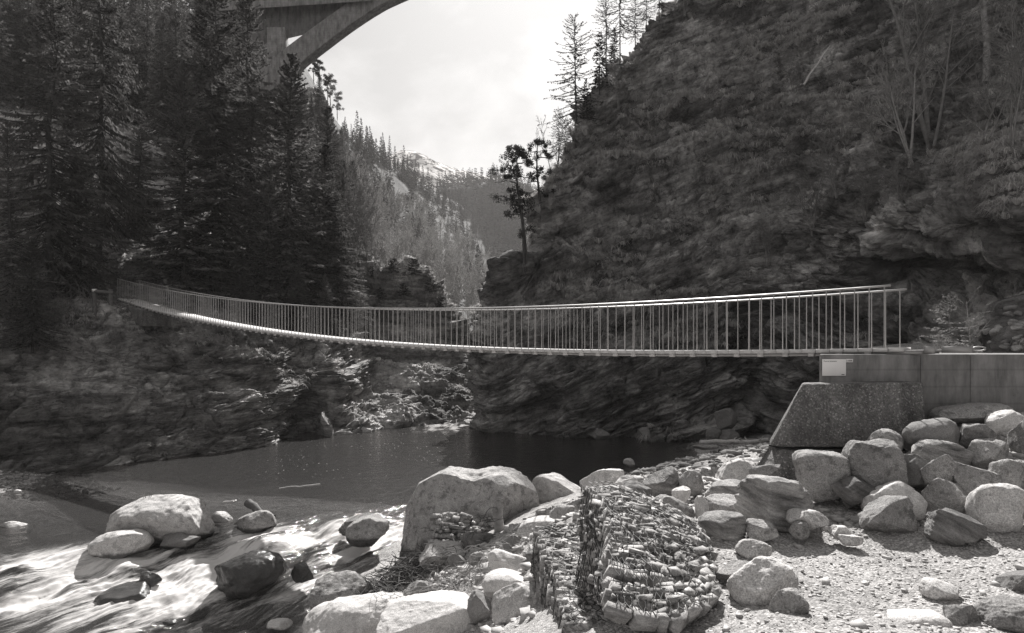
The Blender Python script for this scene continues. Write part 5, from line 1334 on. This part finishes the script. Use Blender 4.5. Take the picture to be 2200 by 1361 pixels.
# evergreen bushes on the rocky knoll
kb = tree_proto('bush', 'x', *conifer(450, 1.6, 1.2, .02, 14, 6, 26, .30, .05, .1, .15, .2, .6), M['pine'], M['bark'])
KB = [(765, 600, 1.0, 'dark evergreen bush on the left shoulder of the knoll'), (800, 592, .9, 'dark bush left of the top of the knoll'), (850, 582, 1.1, 'dark bush on the very top of the knoll'), (893, 590, 1.3, 'tallest dark bush right of the knoll top'), (930, 625, 1.1, 'dark bush on the right shoulder of the knoll'), (870, 630, 1.0, 'dark bush on the face of the knoll'), (820, 640, .9, 'dark bush low on the left face of the knoll'), (950, 660, .9, 'lowest dark bush on the right edge of the knoll')]
for k, (px, py, s, lab) in enumerate(KB):
    p = on_sheet(LEFT, px, py)
    settle(kb, p, 0, s * .62, lab) if k == 0 else copy_thing(kb, p, k * 1.3, s * .62, lab)

# ---- the wooded hillside up the valley: conifers and pale leafless trees, every one its own object
fc = [conifer(501, 16, 2.9, .05, 26, 6, 9, 1.1, .22, .5, .05), conifer(502, 18, 2.7, .12, 28, 5, 9, 1.1, .20, .4, .12), conifer(503, 13, 3.0, .05, 22, 6, 9, 1.1, .22, .5, .05)]
def joined(name, c, mats):
    tb, Q, Fq = c; V, Fl = tb.data(); me = mesh_data(name, np.concatenate([V, Q]), Fl + [Fq + len(V)], mats)
    mi = np.concatenate([np.zeros(sum(len(f) for f in Fl), np.int32), np.ones(len(Fq), np.int32)]); me.polygons.foreach_set('material_index', mi); return me
fme = [joined('conifer', c, [M['bark'], M['farspruce']]) for c in fc]
rr0 = np.random.default_rng(77); sH = screen(HILL)
def hill_point(xmin, xmax, ymin, ymax, dmax=430, dmin=66):
    m = (sH[..., 0] > xmin) & (sH[..., 0] < xmax) & (sH[..., 1] > ymin) & (sH[..., 1] < ymax) & (HILL[..., 1] < dmax) & (HILL[..., 1] > dmin)
    idx = np.argwhere(m); i, j = idx[rr0.integers(len(idx))]; return HILL[i, j]
front = np.zeros(HILL.shape[:2], bool)
def conif(p, H, grp, label):
    o = bpy.data.objects.new('conifer', fme[rr0.integers(3)]); COL.objects.link(o); s = H / 16; o.location = tuple(p - np.array([0, 0, .5])); o.rotation_euler = (0, 0, rr0.uniform(0, 6.28)); o.scale = (s * rr0.uniform(.8, 1.1),) * 2 + (s,)
    tag(o, label, 'tree', grp)
ridge_px = [(640, 150), (745, 292), (800, 330), (855, 368), (905, 408), (962, 428), (1010, 458), (1060, 490), (1095, 545)]
RLAB = 'dark conifer standing out on the skyline of the left hillside'
for k in range(62):
    x = 735 + 345 * (k + rr0.random()) / 62; yy = np.interp(x, [a for a, b in ridge_px], [b for a, b in ridge_px])
    p = on_sheet(HILL[:170], x, yy + rr0.uniform(0, 8)); conif(p, rr0.uniform(8, 15) * np.clip(p[1] / 330, .8, 1.3), 'conifers along the skyline of the left hillside', RLAB)
for k in range(280):
    x = rr0.uniform(735, 1100); y0 = np.interp(x, [a for a, b in ridge_px], [b for a, b in ridge_px])
    band = y0 + (rr0.random()**1.8) * 150; p = hill_point(x - 8, x + 8, band - 8, band + 8, 900)
    if fbm((p * .02)[None], 3, 5)[0] < -.3: continue
    conif(p, rr0.uniform(10, 19), 'conifers on the left hillside', 'dark hazy conifer on the left hillside below its skyline')
for x, y, H, lab in ((1015, 640, 9, 'dark young conifer among pale leafless trees in the valley floor'), (1030, 650, 12, 'tallest dark conifer among the pale leafless trees near the cliff gap'), (985, 655, 8, 'small conifer left of the tallest one in the valley floor'), (930, 600, 8, 'conifer standing alone right of the knoll')):
    p = on_sheet(HILL, x, y); conif(p, H * p[1] / 120, None, lab)
# pines on the left skyline, right of the viaduct arch
pp_ = pine(510, 9, .14, [(.45, 0, 1.3, 2), (.55, 3, 1.5, 2), (.65, .8, 1.4, 2), (.72, 2.6, 1.3, 2), (.8, 5, 1.1, 2), (.86, 1.6, 1.0, 2), (.93, 3.6, .8, 2), (1, .3, .6, 2)], .7, (.05, 0), 110, .2)
pt = tree_proto('pine_tree', 'x', *pp_, M['pine'], M['bark'])
for k, (px, py, H, lab) in enumerate([(668, 178, 4.6, 'small pine on the rocky skyline touching the viaduct arch'), (686, 198, 5.0, 'second small pine down the rocky left skyline from the arch'), (703, 220, 4.2, 'bushy pine in the middle of the rocky left skyline'), (716, 236, 5.2, 'leaning pine low on the rocky left skyline'), (728, 262, 4.6, 'lowest pine on the rocky left skyline before the conifers begin')]):
    p = on_sheet(LEFT, px, py) if px < 712 else on_sheet(HILL, px, py)
    H = H * p[1] / 90
    settle(pt, p, 0, H / 9, lab) if k == 0 else copy_thing(pt, p, k * 1.7, H / 9, lab)
# pale leafless wood on the lower hillside
def bare_joined(seed, H, r0, minr):
    tr, cr = bare(seed, H, r0, 3, .42, (4, 7), minr, .55); m = MB(); m.V = tr.V + cr.V; m.F = tr.F + [f + tr.n for f in cr.F]; V, Fl = m.data(); return mesh_data('bare_tree', V, Fl, M['hillbark'])
M['hillbark'] = plain_mat('hillside_bark', .32, .9, .3, 3)
bme = [bare_joined(520 + k, 9, .12, .035) for k in range(6)]
for k in range(280):
    near = k < 110
    x = rr0.uniform(730, 1095); ytop = np.interp(x, [730, 800, 900, 1000, 1100], [330, 430, 480, 530, 590]); y = ytop + rr0.random()**.9 * (715 - ytop)
    p = hill_point(x - 10, x + 10, y - 12, y + 12, 560)
    o = bpy.data.objects.new('bare_tree', bme[rr0.integers(6)]); COL.objects.link(o); s = rr0.uniform(.7, 1.2) * np.clip(p[1] / 110, .8, 1.9); o.location = tuple(p - np.array([0, 0, .3])); o.rotation_euler = (0, 0, rr0.uniform(0, 6.28)); o.scale = (s, s, s)
    tag(o, 'pale leafless tree among many on the lower hillside beyond the knoll', 'tree', 'pale leafless trees on the lower hillside')
# the wood on the hill behind, one mass
r5 = np.random.default_rng(9); nW = 1500; fv, ff = MB(), None
tb, Q, Fq = conifer(530, 16, 3.2, .05, 9, 5, 4, 2.2, .7, .5, .05); idx = r5.integers(0, FARHILL.shape[0] * FARHILL.shape[1], nW); base = FARHILL.reshape(-1, 3)[idx]
sc = r5.uniform(.7, 1.3, nW)[:, None, None]; Vw = Q[None] * sc + base[:, None]
fv.V = [Vw.reshape(-1, 3)]; fv.F = [(Fq[None] + (np.arange(nW) * len(Q))[:, None, None]).reshape(-1, 4)]; fv.n = nW * len(Q)
tag(fv.build('far_wood', M['farspruce']), kind='stuff')
# undergrowth of thin twigs on the near wooded floor and the knoll
r6 = np.random.default_rng(15); sL = screen(LEFT)
m = ((sL[..., 1] > 555) & (sL[..., 1] < 700) & (sL[..., 0] > 20) & (sL[..., 0] < 980) & (LEFT[..., 1] < 60) & (LEFT[..., 1] > 27)); idx = np.argwhere(m); idx = idx[r6.integers(0, len(idx), 1500)]
u = MB()
for i, j in idx:
    b = LEFT[i, j]; h = r6.uniform(.4, 1.5)
    u.tube(wiggle(b, b + np.array([r6.normal(0, .4) * h, r6.normal(0, .4) * h, h * r6.uniform(.3, 1)]), 4, .06, int(r6.integers(1e6))), np.linspace(.018, .008, 4), 3, False)
tag(u.build('undergrowth', M['greybark']), kind='stuff')
# ------------------------------------------------------------------ light, air, camera
EL, AZ = R_(42), R_(8)          # the sun stands behind the gorge, slightly right
sd_ = Vector((math.sin(AZ) * math.cos(EL), math.cos(AZ) * math.cos(EL), math.sin(EL)))
sl = bpy.data.lights.new('sun', 'SUN'); sl.energy = 5.0; sl.angle = R_(.53); sl.color = (1, .985, .965)
so = bpy.data.objects.new('sun', sl); COL.objects.link(so); so.rotation_euler = sd_.to_track_quat('Z', 'Y').to_euler(); so.location = (0, 0, 60)
w = bpy.data.worlds.new('World'); SC.world = w; w.use_nodes = True; nt = w.node_tree; nt.nodes.clear()
def wn(t, **k):
    n = nt.nodes.new('ShaderNode' + t)
    for a, b in k.items(): setattr(n, a, b)
    return n
sky = wn('TexSky', sky_type='NISHITA', sun_disc=False, sun_elevation=EL, sun_rotation=AZ, altitude=800, air_density=1, dust_density=2.5)
bw = wn('RGBToBW'); nt.links.new(sky.outputs[0], bw.inputs[0])
tc = wn('TexCoord'); mp = wn('Mapping'); mp.inputs['Scale'].default_value = (1.1, 1.1, 1.6); mp.inputs['Location'].default_value = (.32, .1, .05); nt.links.new(tc.outputs['Generated'], mp.inputs[0])
nz = wn('TexNoise'); nz.inputs['Scale'].default_value = 3.2; nz.inputs['Detail'].default_value = 8; nz.inputs['Roughness'].default_value = .55; nz.inputs['Distortion'].default_value = .25; nt.links.new(mp.outputs[0], nz.inputs['Vector'])
rp = wn('ValToRGB'); rp.color_ramp.elements[0].position = .44; rp.color_ramp.elements[1].position = .60; nt.links.new(nz.outputs['Fac'], rp.inputs[0])
mr = wn('MapRange'); nt.links.new(rp.outputs[0], mr.inputs[0]); mr.inputs[3].default_value = 1.0; mr.inputs[4].default_value = 1.3
pw = wn('Math', operation='POWER'); pw.inputs[1].default_value = .5; nt.links.new(bw.outputs[0], pw.inputs[0])
mu = wn('Math', operation='MULTIPLY'); nt.links.new(pw.outputs[0], mu.inputs[0]); nt.links.new(mr.outputs[0], mu.inputs[1])
tint = wn('CombineColor')
for k, v in enumerate((1.0, .985, .975)):
    q = wn('Math', operation='MULTIPLY'); q.inputs[1].default_value = v; nt.links.new(mu.outputs[0], q.inputs[0]); nt.links.new(q.outputs[0], tint.inputs[k])
bg = wn('Background'); bg.inputs['Strength'].default_value = SKY_STRENGTH; nt.links.new(tint.outputs[0], bg.inputs[0])
wo = wn('OutputWorld'); nt.links.new(bg.outputs[0], wo.inputs[0])

if HAZE > 0:
    hz = MB(); hz.box([60, 540, 100], [1150, 1200, 100])     # from a metre below the river bed upwards
    V, Fl = hz.data(); V[:, 2] = np.where(V[:, 2] > 100, 320, -20)
    k = N('valley_haze'); pv = k.n('VolumePrincipled'); pv.inputs['Color'].default_value = g(.9); pv.inputs['Density'].default_value = HAZE; pv.inputs['Anisotropy'].default_value = 0.0
    k.t.links.new(pv.outputs[0], k.out.inputs['Volume'])
    tag(mesh_obj('haze', V, Fl, k.m), kind='stuff')

cam = bpy.data.cameras.new('camera'); co = bpy.data.objects.new('camera', cam); COL.objects.link(co)
co.location = (0, 0, 0); co.rotation_euler = (math.pi / 2, 0, 0)
cam.sensor_width = 36; cam.lens = 36 * F / 2200; cam.shift_y = (HZ - 680.5) / 2200
cam.clip_end = 9000; cam.clip_start = .05
SC.camera = co
vs = SC.view_settings; vs.view_transform = 'Standard'; vs.look = 'None'; vs.exposure = EXPOSURE; vs.gamma = 1; vs.use_curve_mapping = False
SC.render.film_transparent = False
cy = SC.cycles; cy.use_denoising = DENOISE; cy.max_bounces = 7; cy.diffuse_bounces = 3; cy.glossy_bounces = 3; cy.transparent_max_bounces = 12; cy.volume_bounces = 1; cy.caustics_reflective = False; cy.caustics_refractive = False
cy.denoising_prefilter = 'NONE'; cy.use_adaptive_sampling = True; cy.adaptive_threshold = .008
